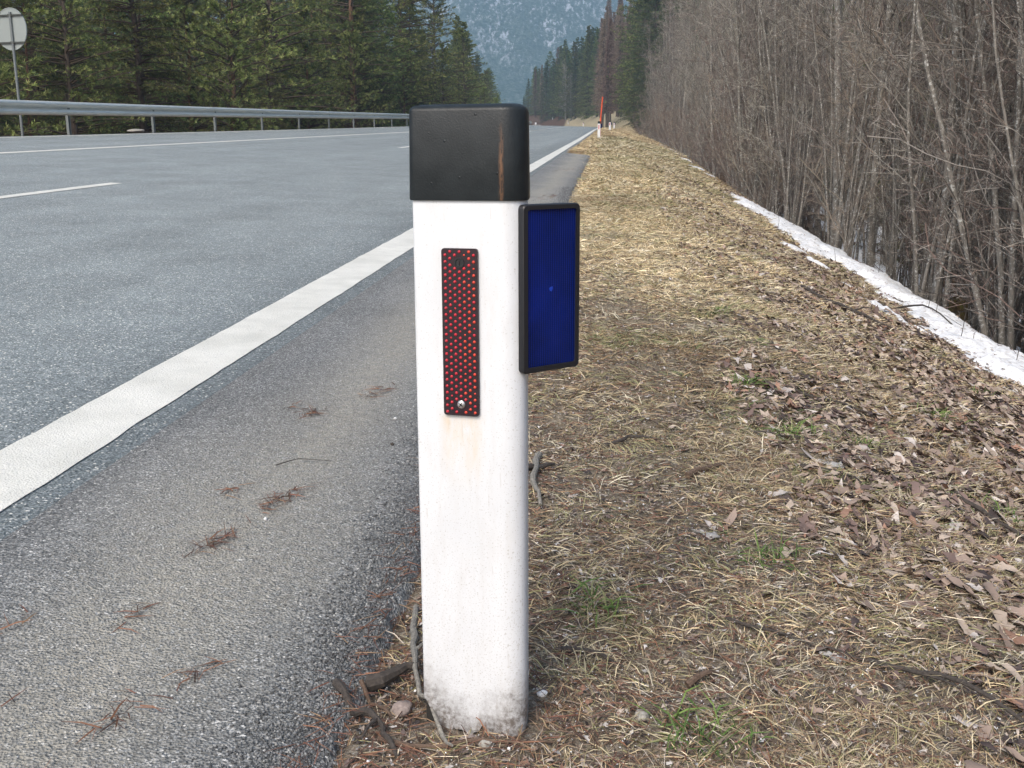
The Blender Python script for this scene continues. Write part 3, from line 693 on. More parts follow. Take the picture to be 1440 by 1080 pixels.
    mb = MB(); mb.prism(rr(0.0075, wd - 0.0062, hgt0 + 0.0072, hgt1 - 0.0062, 0.003), 0.0022, 0.006, 0, lambda v: (v[0], v[2], v[1]))
    if detail:
        P_ = [(0.0478 + 0.0028 * (1 + 0.5 * math.sin(k * 2.3)) * math.cos(k * 6.283 / 9), 0.632 + 0.0036 * (1 + 0.4 * math.sin(k * 1.7)) * math.sin(k * 6.283 / 9)) for k in range(9)]
        mb.prism(P_, 0.0019, 0.0022, 1, lambda v: (v[0], v[2], v[1]))
    mb.build('blue_lens', [M['blue'], M['bluespot']], fr)
    mb = MB(); mb.box((0.018, 0.030, 0.62), (0.030, 0.030, 0.06), 0); mb.build('bracket', M['blackp'], fr, bevel=0.002)
    return root
post = make_post()
Mx = Matrix.Rotation(-0.0069, 3, 'Y') @ Matrix.Rotation(-0.0301, 3, 'X') @ Matrix.Rotation(-0.1916, 3, 'Z')
post.location = (-0.1724, 1.3354, 0); post.rotation_euler = Mx.to_euler()
tag(post, 'large white roadside post in front with black cap and blue side reflector', 'roadside post', 'white delineator posts along the road')
def copy_tree(o, parent=None):
    c = o.copy(); COL.objects.link(c)
    if parent is not None: c.parent = parent
    for ch in list(o.children): copy_tree(ch, c)
    return c
fp = make_post(False)
spots = [(-0.52, 56.0, 'white roadside post with an orange snow pole behind it', -0.2), (0.05, 103, 'farther white post, left one of the pair on the right verge', -0.1), (0.62, 143, 'farther white post, right one of the pair on the right verge', 0),
         (-5.9, 250, 'tiny white post at the far bend, rightmost of three', 0), (-11.2, 300, 'tiny white post at the far bend, middle one of three', 0.1), (-17.8, 345, 'tiny white post at the far bend, leftmost of three', 0.2)]
for i, (x, y, lb, rz) in enumerate(spots):
    p = fp if i == 0 else copy_tree(fp)
    p.location = (x, y, float(terrain(x, y)) - (0.0 if i else 0.02)); p.rotation_euler = (0, 0, rz)
    if i > 2: p.scale = (1.5, 1.2, 1.1)
    if i in (1, 2): p.scale = (1.3, 1.1, 1.0)
    tag(p, lb, 'roadside post', 'white delineator posts along the road')
mb = MB(); x0, y0 = -0.47, 56.12; z0 = float(terrain(x0, y0))
mb.tube([(0, 0, 0), (0.02, 0, 1.0)], 0.034, 8); mb.tube([(0.02, 0, 0.98), (0.10, 0, 2.05)], 0.028, 8)
M['orange'] = plain('orange_snow_pole_paint', (0.75, 0.10, 0.03), 0.5)
o = mb.build('snow_pole', M['orange']); o.location = (x0, y0, z0)
tag(o, 'slim orange-red snow pole standing up behind the second white post', 'snow pole')

# low traffic island with two short markers, far left
ix, iy = -17.0, 240.0
mb = MB(); zz = float(z_road(ix - off(iy), iy)); mb.box((ix, iy, zz + 0.06), (4.0, 3.2, 0.14)); o = mb.build('traffic_island', plain('kerb_concrete', (0.30, 0.29, 0.27), 0.9), bevel=0.05); tag(o, 'low grey concrete island at the far end of the road', 'traffic island')
for k, (dx, lb) in enumerate(((-0.9, 'left one of two short white markers on the far concrete island'), (0.9, 'right one of two short white markers on the far concrete island'))):
    mb = MB(); mb.prism([(-.17, -.06), (.17, -.06), (.14, .06), (-.14, .06)], 0, 0.50); mb.prism([(-.172, -.062), (.172, -.062), (.142, .062), (-.142, .062)], 0.503, 0.63, 1)
    o = mb.build('marker_post', [M['body'], M['blackp']]); o.location = (ix + dx, iy, zz + 0.13); tag(o, lb, 'marker post', 'short markers on the far island')

# ------------------------------------------------------------------ guard rail
def galv():
    m, nt, b = new_mat('galvanised_steel'); v = coord(nt)
    c = ramp(nt, noise(nt, coord(nt, 'Object', (0.3, 0.3, 3)), 5, 5, 0.6), [(0.3, (0.56, 0.57, 0.53)), (0.7, (0.72, 0.72, 0.67))])
    nt.links.new(c, b.inputs['Base Color']); b.inputs['Metallic'].default_value = 0.45; b.inputs['Roughness'].default_value = 0.36
    return m
M['galv'] = galv()
M['galvd'] = plain('weathered_post_steel', (0.17, 0.19, 0.19), 0.6, 0.2)
rail = empty('guard_rail', (-12.7, 24.86, float(z_road(-12.4, 24.86))))
tag(rail, 'long grey steel guard rail on posts along the far edge of the road', 'guard rail')
prof = [(0.0, 0.155), (0.03, 0.150), (0.062, 0.128), (0.078, 0.10), (0.076, 0.066), (0.058, 0.042), (0.012, 0.018), (0.0, 0.0), (0.012, -0.018), (0.058, -0.042), (0.076, -0.066), (0.078, -0.10), (0.062, -0.128), (0.03, -0.150), (0.0, -0.155)]
YB = np.concatenate([np.arange(2.0, 150, 4.83), np.arange(152, 420, 8)])
V = []; 
for y in YB:
    zz = float(z_road(-12.4, y)) + 0.60
    V += [(-12.68 + px + float(off(y)), y, zz + pz) for px, pz in prof] + [(-12.683 + px + float(off(y)), y, zz + pz) for px, pz in prof]
n = len(prof); F = []
for i in range(len(YB) - 1):
    a = i * 2 * n; b_ = (i + 1) * 2 * n
    F += [(a + k, a + k + 1, b_ + k + 1, b_ + k) for k in range(n - 1)] + [(a + n + k + 1, a + n + k, b_ + n + k, b_ + n + k + 1) for k in range(n - 1)]
    F += [(a, b_, b_ + n, a + n), (a + n - 1, a + 2 * n - 1, b_ + 2 * n - 1, b_ + n - 1)]
mb = MB(); mb.add([(x + 12.7, y - 24.86, z - rail.location.z) for x, y, z in V], F)
for y in np.arange(5.5, 150, 4.83 * 1):   # lapped joints and their bolts
    zz = float(z_road(-12.4, y)) + 0.60 - rail.location.z
    W_ = []
    for yy in (y - 0.16, y + 0.16):
        W_ += [(0.02 + px + 0.004, yy - 24.86, zz + pz * 1.01) for px, pz in prof]
    mb.add(W_, [(k, k + 1, n + k + 1, n + k) for k in range(n - 1)])
beam = mb.build('beam', M['galv'], rail, smooth=True)
pm = MB(); pm.box((0, 0, -0.1), (0.012, 0.10, 1.62)); pm.box((0.03, 0.05, -0.1), (0.055, 0.012, 1.62)); pm.box((0.03, -0.05, -0.1), (0.055, 0.012, 1.62)); pm.box((0.035, 0, 0.52), (0.06, 0.11, 0.20))
p0 = pm.build('post', M['galvd'], rail)
k = 0
for y in list(24.86 + 4.83 * np.arange(-4, 26)) + list(np.arange(152, 400, 8)):
    p = p0 if k == 0 else p0.copy()
    if k: COL.objects.link(p)
    p.location = (-0.03 + float(off(y)), y - 24.86, float(z_road(-12.4, y)) - rail.location.z); p.parent = rail; k += 1

# ------------------------------------------------------------------ round sign seen from behind
sx, sy = -13.72, 24.6
sz = float(terrain(sx, sy))
sg = empty('round_sign', (sx, sy, sz)); tag(sg, 'pale round traffic sign seen from behind on a thin grey pole', 'traffic sign')
zt = 0.84 + 2.60 - sz
mb = MB(); mb.tube([(0, 0, -0.5), (0, 0, zt - 0.1)], 0.032, 10); mb.build('pole', M['galvd'], sg, smooth=True)
M['signback'] = plain('sign_back_metal', (0.30, 0.335, 0.325), 0.55, 0.2)
rot = Matrix.Rotation(R(-17), 3, 'Z'); mb = MB(); n = 40; rd = 0.47; zc = zt - 0.47
V = []
for rr_, yy in ((rd - 0.012, 0.0), (rd, 0.006), (rd, 0.03), (rd - 0.015, 0.03), (rd - 0.015, 0.022)):
    V += [rot @ Vector((rr_ * math.cos(2 * math.pi * t / n), -0.075 + yy * -1 + 0.0, rr_ * math.sin(2 * math.pi * t / n))) + Vector((0, 0.13, zc)) for t in range(n)]
F = [(j * n + t, j * n + (t + 1) % n, (j + 1) * n + (t + 1) % n, (j + 1) * n + t) for j in range(4) for t in range(n)] + [tuple(4 * n + t for t in range(n)), tuple(range(n))[::-1]]
mb.add(V, F); mb.build('disc', M['signback'], sg)
M['brk'] = plain('dark_bracket_steel', (0.05, 0.055, 0.05), 0.6)
for dz in (0.30, -0.30):
    mb = MB(); mb.box(rot @ Vector((0, -0.12, 0)) + Vector((0, 0.13, zc + dz)), (0.80, 0.025, 0.035), 0, rot); mb.box(Vector((0, 0.02, zc + dz)), (0.09, 0.10, 0.05), 0); mb.build('bracket', M['brk'], sg)

# ------------------------------------------------------------------ sticks, stones, bits on the ground
def bark_small(name, c0, c1):
    m, nt, b = new_mat(name); v = coord(nt)
    c = ramp(nt, noise(nt, v, 160, 5, 0.7), [(0.3, c0), (0.7, c1)]); nt.links.new(c, b.inputs['Base Color']); b.inputs['Roughness'].default_value = 0.85
    bump(nt, b, noise(nt, v, 200, 4, 0.7), 0.6, 0.002); return m
M['stick_d'] = bark_small('dark_wet_bark', (0.020, 0.017, 0.015), (0.075, 0.062, 0.052))
M['stick_b'] = bark_small('brown_bark', (0.055, 0.035, 0.024), (0.17, 0.115, 0.08))
M['stick_g'] = bark_small('grey_lichen_bark', (0.10, 0.095, 0.085), (0.30, 0.28, 0.24))
def on(x, y): return float(z_road(x, y)) if x < float(edge_x(y)) else float(terrain(x, y))
def stick(pts, r, mat, label, lift=0.0, forks=()):
    c = np.array(pts[0]); P_ = []
    dense = []
    for a, b_ in zip(pts[:-1], pts[1:]):
        for t in np.linspace(0, 1, 5)[:-1]: dense.append(np.array(a) * (1 - t) + np.array(b_) * t)
    dense.append(np.array(pts[-1])); m = len(dense)
    wob = rng.normal(0, r * 0.28, (m, 2))
    for i, p in enumerate(dense):
        q = p[:2] + wob[i]; P_.append((q[0] - c[0], q[1] - c[1], max(on(*q), on(q[0] + .01, q[1])) + r * 0.9 + 0.005 + lift * math.sin(math.pi * i / (m - 1))))
    rad = [r * (1 - 0.55 * i / (m - 1)) * (1 + 0.12 * rng.normal()) for i in range(m)]
    mb = MB(); mb.tube(P_, rad, 8)
    for i, dx, dy in forks:
        b0 = Vector(P_[int(i * (m - 1))]); mb.tube([b0, b0 + Vector((dx * .5, dy * .5, r)), b0 + Vector((dx, dy, 0.2 * r))], [r * .55, r * .42, r * .25], 6)
    o = mb.build('stick', mat, smooth=True); o.location = (c[0], c[1], 0)
    tag(o, label, 'stick', 'dead sticks and twigs lying on the verge')
stick([(-0.325, 1.72), (-0.300, 1.56), (-0.268, 1.43), (-0.232, 1.345), (-0.192, 1.27)], 0.0056, M['stick_g'], 'thin grey lichened stick curving past the left foot of the big white post', 0.012, [(0.35, 0.03, 0.05)])
stick([(-0.342, 1.435), (-0.272, 1.475)], 0.0135, M['stick_d'], 'thick short black stick lying left of the big white post foot')
stick([(-0.388, 1.412), (-0.345, 1.355), (-0.300, 1.315), (-0.268, 1.262)], 0.0062, M['stick_d'], 'dark bent stick at the bottom left of the big post', 0.006, [(0.6, -0.01, -0.055)])
stick([(-0.355, 1.43), (-0.29, 1.35)], 0.0034, M['stick_b'], 'thin brown twig between the black stick and the dark bent stick')
stick([(-0.30, 1.30), (-0.22, 1.29), (-0.13, 1.285), (-0.06, 1.31)], 0.004, M['stick_b'], 'brown twig lying just in front of the big white post')
stick([(0.0, 2.73), (0.07, 2.79), (0.145, 2.765)], 0.0062, M['stick_d'], 'dark curved stick on the needle-strewn verge right of the big post', 0.004)
stick([(0.205, 2.46), (0.30, 2.60)], 0.0085, M['stick_b'], 'short pinkish brown stick lying on open grass right of the big post', 0.003)
stick([(-0.19, 2.44), (-0.12, 2.53)], 0.010, M['stick_d'], 'stubby dark stick poking out from behind the big post')
stick([(-0.165, 2.62), (-0.16, 2.38), (-0.135, 2.22)], 0.009, M['stick_g'], 'pale grey stick lying close behind the big post', 0.004)
stick([(0.44, 1.62), (0.53, 1.575), (0.66, 1.47), (0.80, 1.40)], 0.0046, M['stick_d'], 'long dark branch at the lower right corner of the verge', 0.010, [(0.3, 0.06, -0.06), (0.6, 0.10, 0.05)])
stick([(0.37, 1.66), (0.47, 1.60)], 0.0028, M['stick_d'], 'small dark twig above the long branch in the lower right')
stick([(0.41, 2.99), (0.50, 2.95), (0.60, 2.91)], 0.0046, M['stick_d'], 'thin dark twig lying across the verge near the white bark scraps', 0.004)
stick([(0.50, 2.62), (0.60, 2.55), (0.71, 2.53)], 0.0052, M['stick_d'], 'dark twig lying below the upper white bark scrap', 0.004, [(0.5, 0.02, -0.06)])
stick([(-0.06, 1.60), (-0.01, 1.60), (0.04, 1.57)], 0.0044, M['stick_d'], 'short dark twig beside the lower right side of the big post')
stick([(0.14, 1.505), (0.19, 1.55)], 0.0062, M['stick_b'], 'short reddish stick low in the picture on the near verge', 0.002)
stick([(0.22, 1.73), (0.31, 1.69), (0.36, 1.665)], 0.0032, M['stick_d'], 'thin black twig left of the lower white bark scrap')
stick([(0.9, 2.72), (1.02, 2.6), (1.1, 2.45)], 0.007, M['stick_d'], 'dark stick among the leaves at the right edge', 0.01)
stick([(1.05, 3.4), (1.25, 3.5)], 0.006, M['stick_d'], 'dark twig on the leaf-covered bank in the middle distance', 0.01, [(0.6, 0.02, 0.08)])
stick([(0.62, 3.63), (0.74, 3.5), (0.9, 3.4)], 0.006, M['stick_d'], 'dark crooked twig below the grey leaf patch', 0.01)
stick([(1.35, 7.5), (1.6, 7.0), (1.9, 6.9)], 0.012, M['stick_d'], 'long dark stick lying on the bank short of the snow', 0.02, [(0.5, 0.15, 0.1)])
stick([(2.55, 9.6), (2.75, 9.2), (3.05, 9.15)], 0.010, M['stick_d'], 'dark twig lying on the snow strip', 0.14)
stick([(-0.78, 2.38), (-0.74, 2.43), (-0.66, 2.44)], 0.0015, M['stick_d'], 'hair-thin twig on the shoulder by the needle drift', 0.003)

for k_ in range(16):
    y_ = 6.5 * (26 / 6.5) ** rng.random(); x_ = rng.uniform(2.75, 3.4); h_ = rng.uniform(0.06, 0.22); z_ = float(terrain(x_, y_)) + max(0.0, float(snow_h(x_, y_)))
    mb = MB(); mb.tube([(0, 0, -0.1), (rng.normal(0, .02), rng.normal(0, .02), h_ * 0.6), (rng.normal(0, .05), rng.normal(0, .05), h_)], [0.0035, 0.003, 0.0015], 5)
    if k_ % 2: mb.tube([(0, 0, h_ * 0.4), (rng.normal(0, .05), 0.02, h_ * 0.8)], [0.0025, 0.001], 5)
    o = mb.build('twig', M['stick_d']); o.location = (x_, y_, z_); tag(o, 'thin dark twig poking up through the snow strip', 'twig', 'twigs poking up through the snow strip')

def stone(x, y, s, mat, label, name='stone', sq=0.7, cat='stone', sink=0.3):
    import bmesh
    bm = bmesh.new(); bmesh.ops.create_icosphere(bm, subdivisions=3, radius=1)
    ph = rng.uniform(0, 6, 6)
    for v in bm.verts:
        p = v.co; f = 1 + 0.16 * math.sin(2.1 * p.x + ph[0]) * math.cos(1.7 * p.y + ph[1]) + 0.08 * math.sin(5 * p.z + ph[2] + 3 * p.x) + 0.05 * math.sin(7 * p.y + ph[3])
        v.co = Vector((p.x * s * f, p.y * s * f * 0.8, p.z * s * f * sq))
    me = bpy.data.meshes.new(name); bm.to_mesh(me); bm.free(); me.polygons.foreach_set('use_smooth', [True] * len(me.polygons))
    o = link(name, me, mat); o.location = (x, y, on(x, y) + s * sq * (1 - sink)); o.rotation_euler = (0, 0, rng.uniform(0, 6))
    tag(o, label, cat); return o
M['stone_p'] = bark_small('pinkish_stone', (0.14, 0.11, 0.10), (0.34, 0.28, 0.25)); M['stone_g'] = bark_small('grey_stone', (0.20, 0.19, 0.17), (0.42, 0.40, 0.35)); M['stone_w'] = bark_small('white_pebble_stone', (0.5, 0.5, 0.5), (0.8, 0.8, 0.8))
stone(-0.282, 1.375, 0.0165, M['stone_p'], 'round pinkish stone between the sticks at the foot of the big post')
stone(0.064, 1.392, 0.0125, M['stone_g'], 'round pale grey stone alone on the near verge right of the post')
stone(-0.175, 1.30, 0.016, M['stone_p'], 'flat reddish stone pressed in front of the big post', sq=0.4)
stone(-0.15, 1.285, 0.009, M['stone_g'], 'small grey stone in front of the big post')
stone(-0.082, 1.44, 0.008, M['stone_w'], 'white fragment touching the right foot of the big post', sink=0.2)  # pebble shape standing in for the white fragment attached there
stone(-0.055, 1.655, 0.0055, M['stone_w'], 'small bright white pebble among needles right of the post', sink=0.1)
stone(-12.95, 29.1, 0.24, M['stone_g'], 'pale flat stone slab beside a guard rail post', sq=0.22)
stone(-0.545, 2.62, 0.006, M['stick_d'], 'black pebble on the shoulder', cat='pebble', name='pebble')
for (px_, py_, lb) in ((-0.585, 2.86, 'tiny white pebble on the shoulder, farther of two'), (-0.70, 2.05, 'tiny white pebble on the shoulder, nearer of two')):
    stone(px_, py_, 0.0045, M['stone_w'], lb, cat='pebble', name='pebble')
# scraps of whitish birch bark
def scrap(x, y, s, label):
    n = 9; V = []; 
    for j in range(n):
        for i in range(n):
            u = (i / (n - 1) - 0.5); v = (j / (n - 1) - 0.5); k = 1 + 0.35 * math.sin(5 * v + 2) * (abs(u) > 0.3)
            V.append((u * s * 1.7 * k, v * s * (0.8 + 0.3 * math.sin(6 * u)), 0.007 + 0.004 * math.sin(7 * u + x) * math.cos(6 * v) + 0.01 * u * u))
    F = [(j * n + i, j * n + i + 1, (j + 1) * n + i + 1, (j + 1) * n + i) for j in range(n - 1) for i in range(n - 1) if not (i in (0, 7) and (j * 7 + i) % 3 == 0)]
    me = bpy.data.meshes.new('bark_scrap'); me.from_pydata(V, [], F); me.polygons.foreach_set('use_smooth', [True] * len(F))
    o = link('bark_scrap', me, M['scrap']); o.location = (x, y, on(x, y) - 0.004); o.rotation_euler = (0.05, 0.12, rng.uniform(-0.9, -0.2)); sm = o.modifiers.new('t', 'SOLIDIFY'); sm.thickness = 0.002
    tag(o, label, 'bark scrap', 'pale scraps of bark on the verge')
M['scrap'] = bark_small('pale_bark', (0.20, 0.195, 0.185), (0.46, 0.45, 0.43))
scrap(0.605, 2.79, 0.042, 'pale whitish bark scrap on the grass, the farther one'); scrap(0.385, 1.635, 0.022, 'pale whitish bark scrap on the grass, the nearer one')
scrap(0.22, 2.14, 0.028, 'grey curled bark scrap alone in the middle of the verge')
# snow-free mossy stumps and a boulder in the ravine
def moss():
    m, nt, b = new_mat('mossy_wood'); v = coord(nt)
    c = ramp(nt, noise(nt, v, 9, 5, 0.7), [(0.35, (0.06, 0.04, 0.022)), (0.5, (0.15, 0.10, 0.04)), (0.65, (0.13, 0.13, 0.03))]); nt.links.new(c, b.inputs['Base Color']); b.inputs['Roughness'].default_value = 0.95
    bump(nt, b, noise(nt, v, 25, 5, 0.7), 0.8, 0.03); return m
M['moss'] = moss()
def stump(x, y, r, h, label):
    z = float(terrain(x, y)); mb = MB(); n = 18; rings = []
    for q, hh in ((1.9, -0.3), (1.5, 0.0), (1.15, 0.15), (0.95, 0.5), (0.88, 0.9), (0.75, 1.0)):
        rings.append([(r * q * (1 + 0.18 * math.sin(3 * t + x) + 0.08 * math.sin(7 * t)) * math.cos(t), r * q * (1 + 0.18 * math.sin(3 * t + x)) * math.sin(t), h * hh + 0.06 * math.sin(2 * t + y) * (hh > 0.8)) for t in [2 * math.pi * k / n for k in range(n)]])
    loft(mb, rings); o = mb.build('tree_stump', M['moss'], smooth=True); o.location = (x, y, z); tag(o, label, 'tree stump', 'mossy stumps below the snow strip')
stump(5.6, 17.4, 0.22, 0.55, 'ochre mossy stump behind the middle of the snow strip')
stump(5.2, 12.2, 0.16, 0.42, 'brown mossy stump behind the snow strip under the thick trunks')
stump(4.75, 9.4, 0.22, 0.6, 'large brown mossy root stump at the right edge above the snow')

# ------------------------------------------------------------------ trees: vectorised tubes
def tubes(P, Rr, n):
    """P (m,k,3) paths, Rr (m,k) radii, n sides -> V, Q"""
    m, k, _ = P.shape
    T = np.empty_like(P); T[:, 1:-1] = P[:, 2:] - P[:, :-2]; T[:, 0] = P[:, 1] - P[:, 0]; T[:, -1] = P[:, -1] - P[:, -2]
    T /= np.linalg.norm(T, axis=2, keepdims=True) + 1e-9
    a = np.where(np.abs(T[..., 2:3]) < 0.85, np.array([0, 0, 1.0]), np.array([1.0, 0, 0]))
    u = np.cross(T, a); u /= np.linalg.norm(u, axis=2, keepdims=True) + 1e-9; v = np.cross(T, u)
    an = 2 * np.pi * np.arange(n) / n
    V = P[:, :, None] + (u[:, :, None] * np.cos(an)[:, None] + v[:, :, None] * np.sin(an)[:, None]) * Rr[:, :, None, None]
    idx = np.arange(m * k * n).reshape(m, k, n); nx = np.roll(idx, -1, 2)
    Q = np.stack([idx[:, :-1], nx[:, :-1], nx[:, 1:], idx[:, 1:]], -1).reshape(-1, 4)
    return V.reshape(-1, 3), Q
def merge(parts):
    V = []; T = []; Q = []; C_ = []; n = 0
    for p in parts:
        v, t, q, c = p; V.append(v)
        if t is not None and len(t): T.append(t + n)
        if q is not None and len(q): Q.append(q + n)
        C_.append(np.broadcast_to(c, (len(v), 3))); n += len(v)
    return np.concatenate(V), (np.concatenate(T) if T else None), (np.concatenate(Q) if Q else None), np.concatenate(C_)
def norm(v): return v / (np.linalg.norm(v, axis=-1, keepdims=True) + 1e-9)
def perp(d):
    r = rng.normal(0, 1, d.shape); r -= (r * d).sum(-1, keepdims=True) * d; return norm(r)
def children_of(P, Rr, per, k, tmin, ang, lf, rf, up=0.15, wob=0.12, grow=1.0):
    """grow k-point child paths from parent paths"""
    m, kp, _ = P.shape; n = m * per; par = np.repeat(np.arange(m), per)
    t = tmin + (0.98 - tmin) * rng.random(n); f = t * (kp - 1); i = np.minimum(f.astype(int), kp - 2); f = f - i
    b = P[par, i] * (1 - f)[:, None] + P[par, i + 1] * f[:, None]; d = norm(P[par, i + 1] - P[par, i])
    r0 = (Rr[par, i] * (1 - f) + Rr[par, i + 1] * f) * rf
    L_ = np.linalg.norm(P[:, -1] - P[:, 0], axis=1)[par] * lf * rng.uniform(0.5, 1.3, n) * (1.15 - 0.6 * t) * grow
    an = rng.uniform(*ang, n)[:, None]; dd = norm(d * np.cos(an) + perp(d) * np.sin(an) + np.array([0, 0, up]))
    out = np.empty((n, k, 3)); out[:, 0] = b; rad = np.empty((n, k)); rad[:, 0] = r0
    for j in range(1, k):
        dd = norm(dd + rng.normal(0, wob, (n, 3)) + np.array([0, 0, up * 0.35]))
        out[:, j] = out[:, j - 1] + dd * (L_ / (k - 1))[:, None]; rad[:, j] = r0 * (1 - 0.75 * j / (k - 1))
    return out, rad

def bark_mat(name, dark, light, fleck, fl_amt=0.6, scale=14):
    m, nt, b = new_mat(name); v = coord(nt); vs = coord(nt, 'Object', (1, 1, 0.35))
    c = ramp(nt, noise(nt, vs, scale, 5, 0.7), [(0.32, dark), (0.62, light)])
    f = ramp(nt, noise(nt, v, scale * 1.6, 4, 0.7), [(1 - fl_amt, 0.0), (1.08 - fl_amt, 1.0)])
    c = mix(nt, f, c, fleck); nt.links.new(c, b.inputs['Base Color']); b.inputs['Roughness'].default_value = 0.9; b.inputs['Specular IOR Level'].default_value = 0.2
    bump(nt, b, noise(nt, vs, scale * 3, 4, 0.7), 0.6, 0.01); return m
M['alder'] = bark_mat('grey_alder_bark', (0.11, 0.10, 0.088), (0.26, 0.24, 0.21), (0.50, 0.50, 0.47), 0.45)
M['twig'] = tinted('bare_twigs', 0.8, 0.25, 0.35)
M['pinebark'] = bark_mat('orange_pine_bark', (0.07, 0.042, 0.03), (0.20, 0.12, 0.08), (0.26, 0.18, 0.13), 0.35, 8)
M['sprucebark'] = bark_mat('brown_conifer_bark', (0.05, 0.04, 0.032), (0.13, 0.10, 0.08), (0.2, 0.18, 0.15), 0.3, 8)
M['needle'] = tinted('conifer_needles', 0.7, 0.25, 0.45)

def bare_tree(H, r0, name, dens=1.0, lean=0.13, tc=((0.27, 0.24, 0.205), (0.41, 0.385, 0.34), (0.135, 0.115, 0.10), (0.30, 0.23, 0.185)), first=0.2, multi=1):
    k = 16; base = []
    for s_ in range(multi):
        P = np.zeros((1, k, 3)); d = np.array([rng.normal(0, lean * (1 + 0.8 * (multi > 1))), rng.normal(0, lean * (1 + 0.8 * (multi > 1))), 3.0])
        if multi > 1: P[0, 0] = (rng.normal(0, 0.12), rng.normal(0, 0.12), 0)
        for j in range(1, k):
            d = d / np.linalg.norm(d); P[0, j] = P[0, j - 1] + d * H / (k - 1) * (1 if j > 1 else 1)
            d = d + rng.normal(0, 0.035, 3) * np.array([1, 1, 0.2]) + np.array([0, 0, 0.06])
        P[0, 0, 2] -= 0.5
        rr_ = r0 * (0.7 ** (multi > 1)) * (1 - 0.86 * (np.arange(k) / (k - 1)) ** 0.9); rr_[0] *= 1.35
        base.append((P, rr_[None]))
    P = np.concatenate([b[0] for b in base]); Rr = np.concatenate([b[1] for b in base])
    v, q = tubes(P, Rr, 9)
    root = empty(name)
    link('trunk', np_mesh('trunk', v, Q=q, smooth=True), M['alder'], root)
    nb = int(50 * dens / multi)
    B, BR = children_of(P, Rr, nb, 7, first, (0.35, 1.0), 0.17, 0.26, 0.12, 0.19)
    BR = np.clip(BR, 0.0045, 0.013 if multi == 1 else 0.008)
    S1, SR = children_of(B, BR, 6, 4, 0.12, (0.4, 1.0), 0.42, 0.55, 0.08, 0.18); SR = np.clip(SR, 0.003, 0.009)
    T1, TR = children_of(S1, SR, 4, 3, 0.1, (0.4, 1.1), 0.50, 0.6, 0.05, 0.25); TR = np.clip(TR, 0.0025, 0.005)
    U1, UR = children_of(T1, TR, 2, 2, 0.2, (0.4, 1.2), 0.6, 0.7, 0.03, 0.2); UR = np.clip(UR, 0.0022, 0.003)
    parts = []
    for (p, r, n, lum) in ((B, BR, 5, 0.72), (S1, SR, 4, 0.9), (T1, TR, 3, 1.0), (U1, UR, 3, 1.0)):
        v, q = tubes(p, r, n); c = pal(len(p), tc, [3, 2.4, 3, 1], 0.3) * lum; parts.append((v, None, q, np.repeat(c, p.shape[1] * n, 0)))
    v, t, q, c = merge(parts)
    link('branches', np_mesh('branches', v, Q=q, col=c, smooth=True), M['twig'], root)
    return root

def cards(b, d, L_, W_, c):
    """narrow pointed needle sprays"""
    s = perp(d); n = len(b); w_ = s * (W_ / 2)[:, None]
    V = np.stack([b - w_ * 0.3, b + w_ * 0.3, b + d * (L_ * 0.45)[:, None] + w_, b + d * L_[:, None], b + d * (L_ * 0.45)[:, None] - w_], 1).reshape(-1, 3)
    i = np.arange(n) * 5
    return V, np.stack([i + 4, i + 2, i + 3], 1), np.stack([i, i + 1, i + 2, i + 4], 1), np.repeat(c, 5, 0)

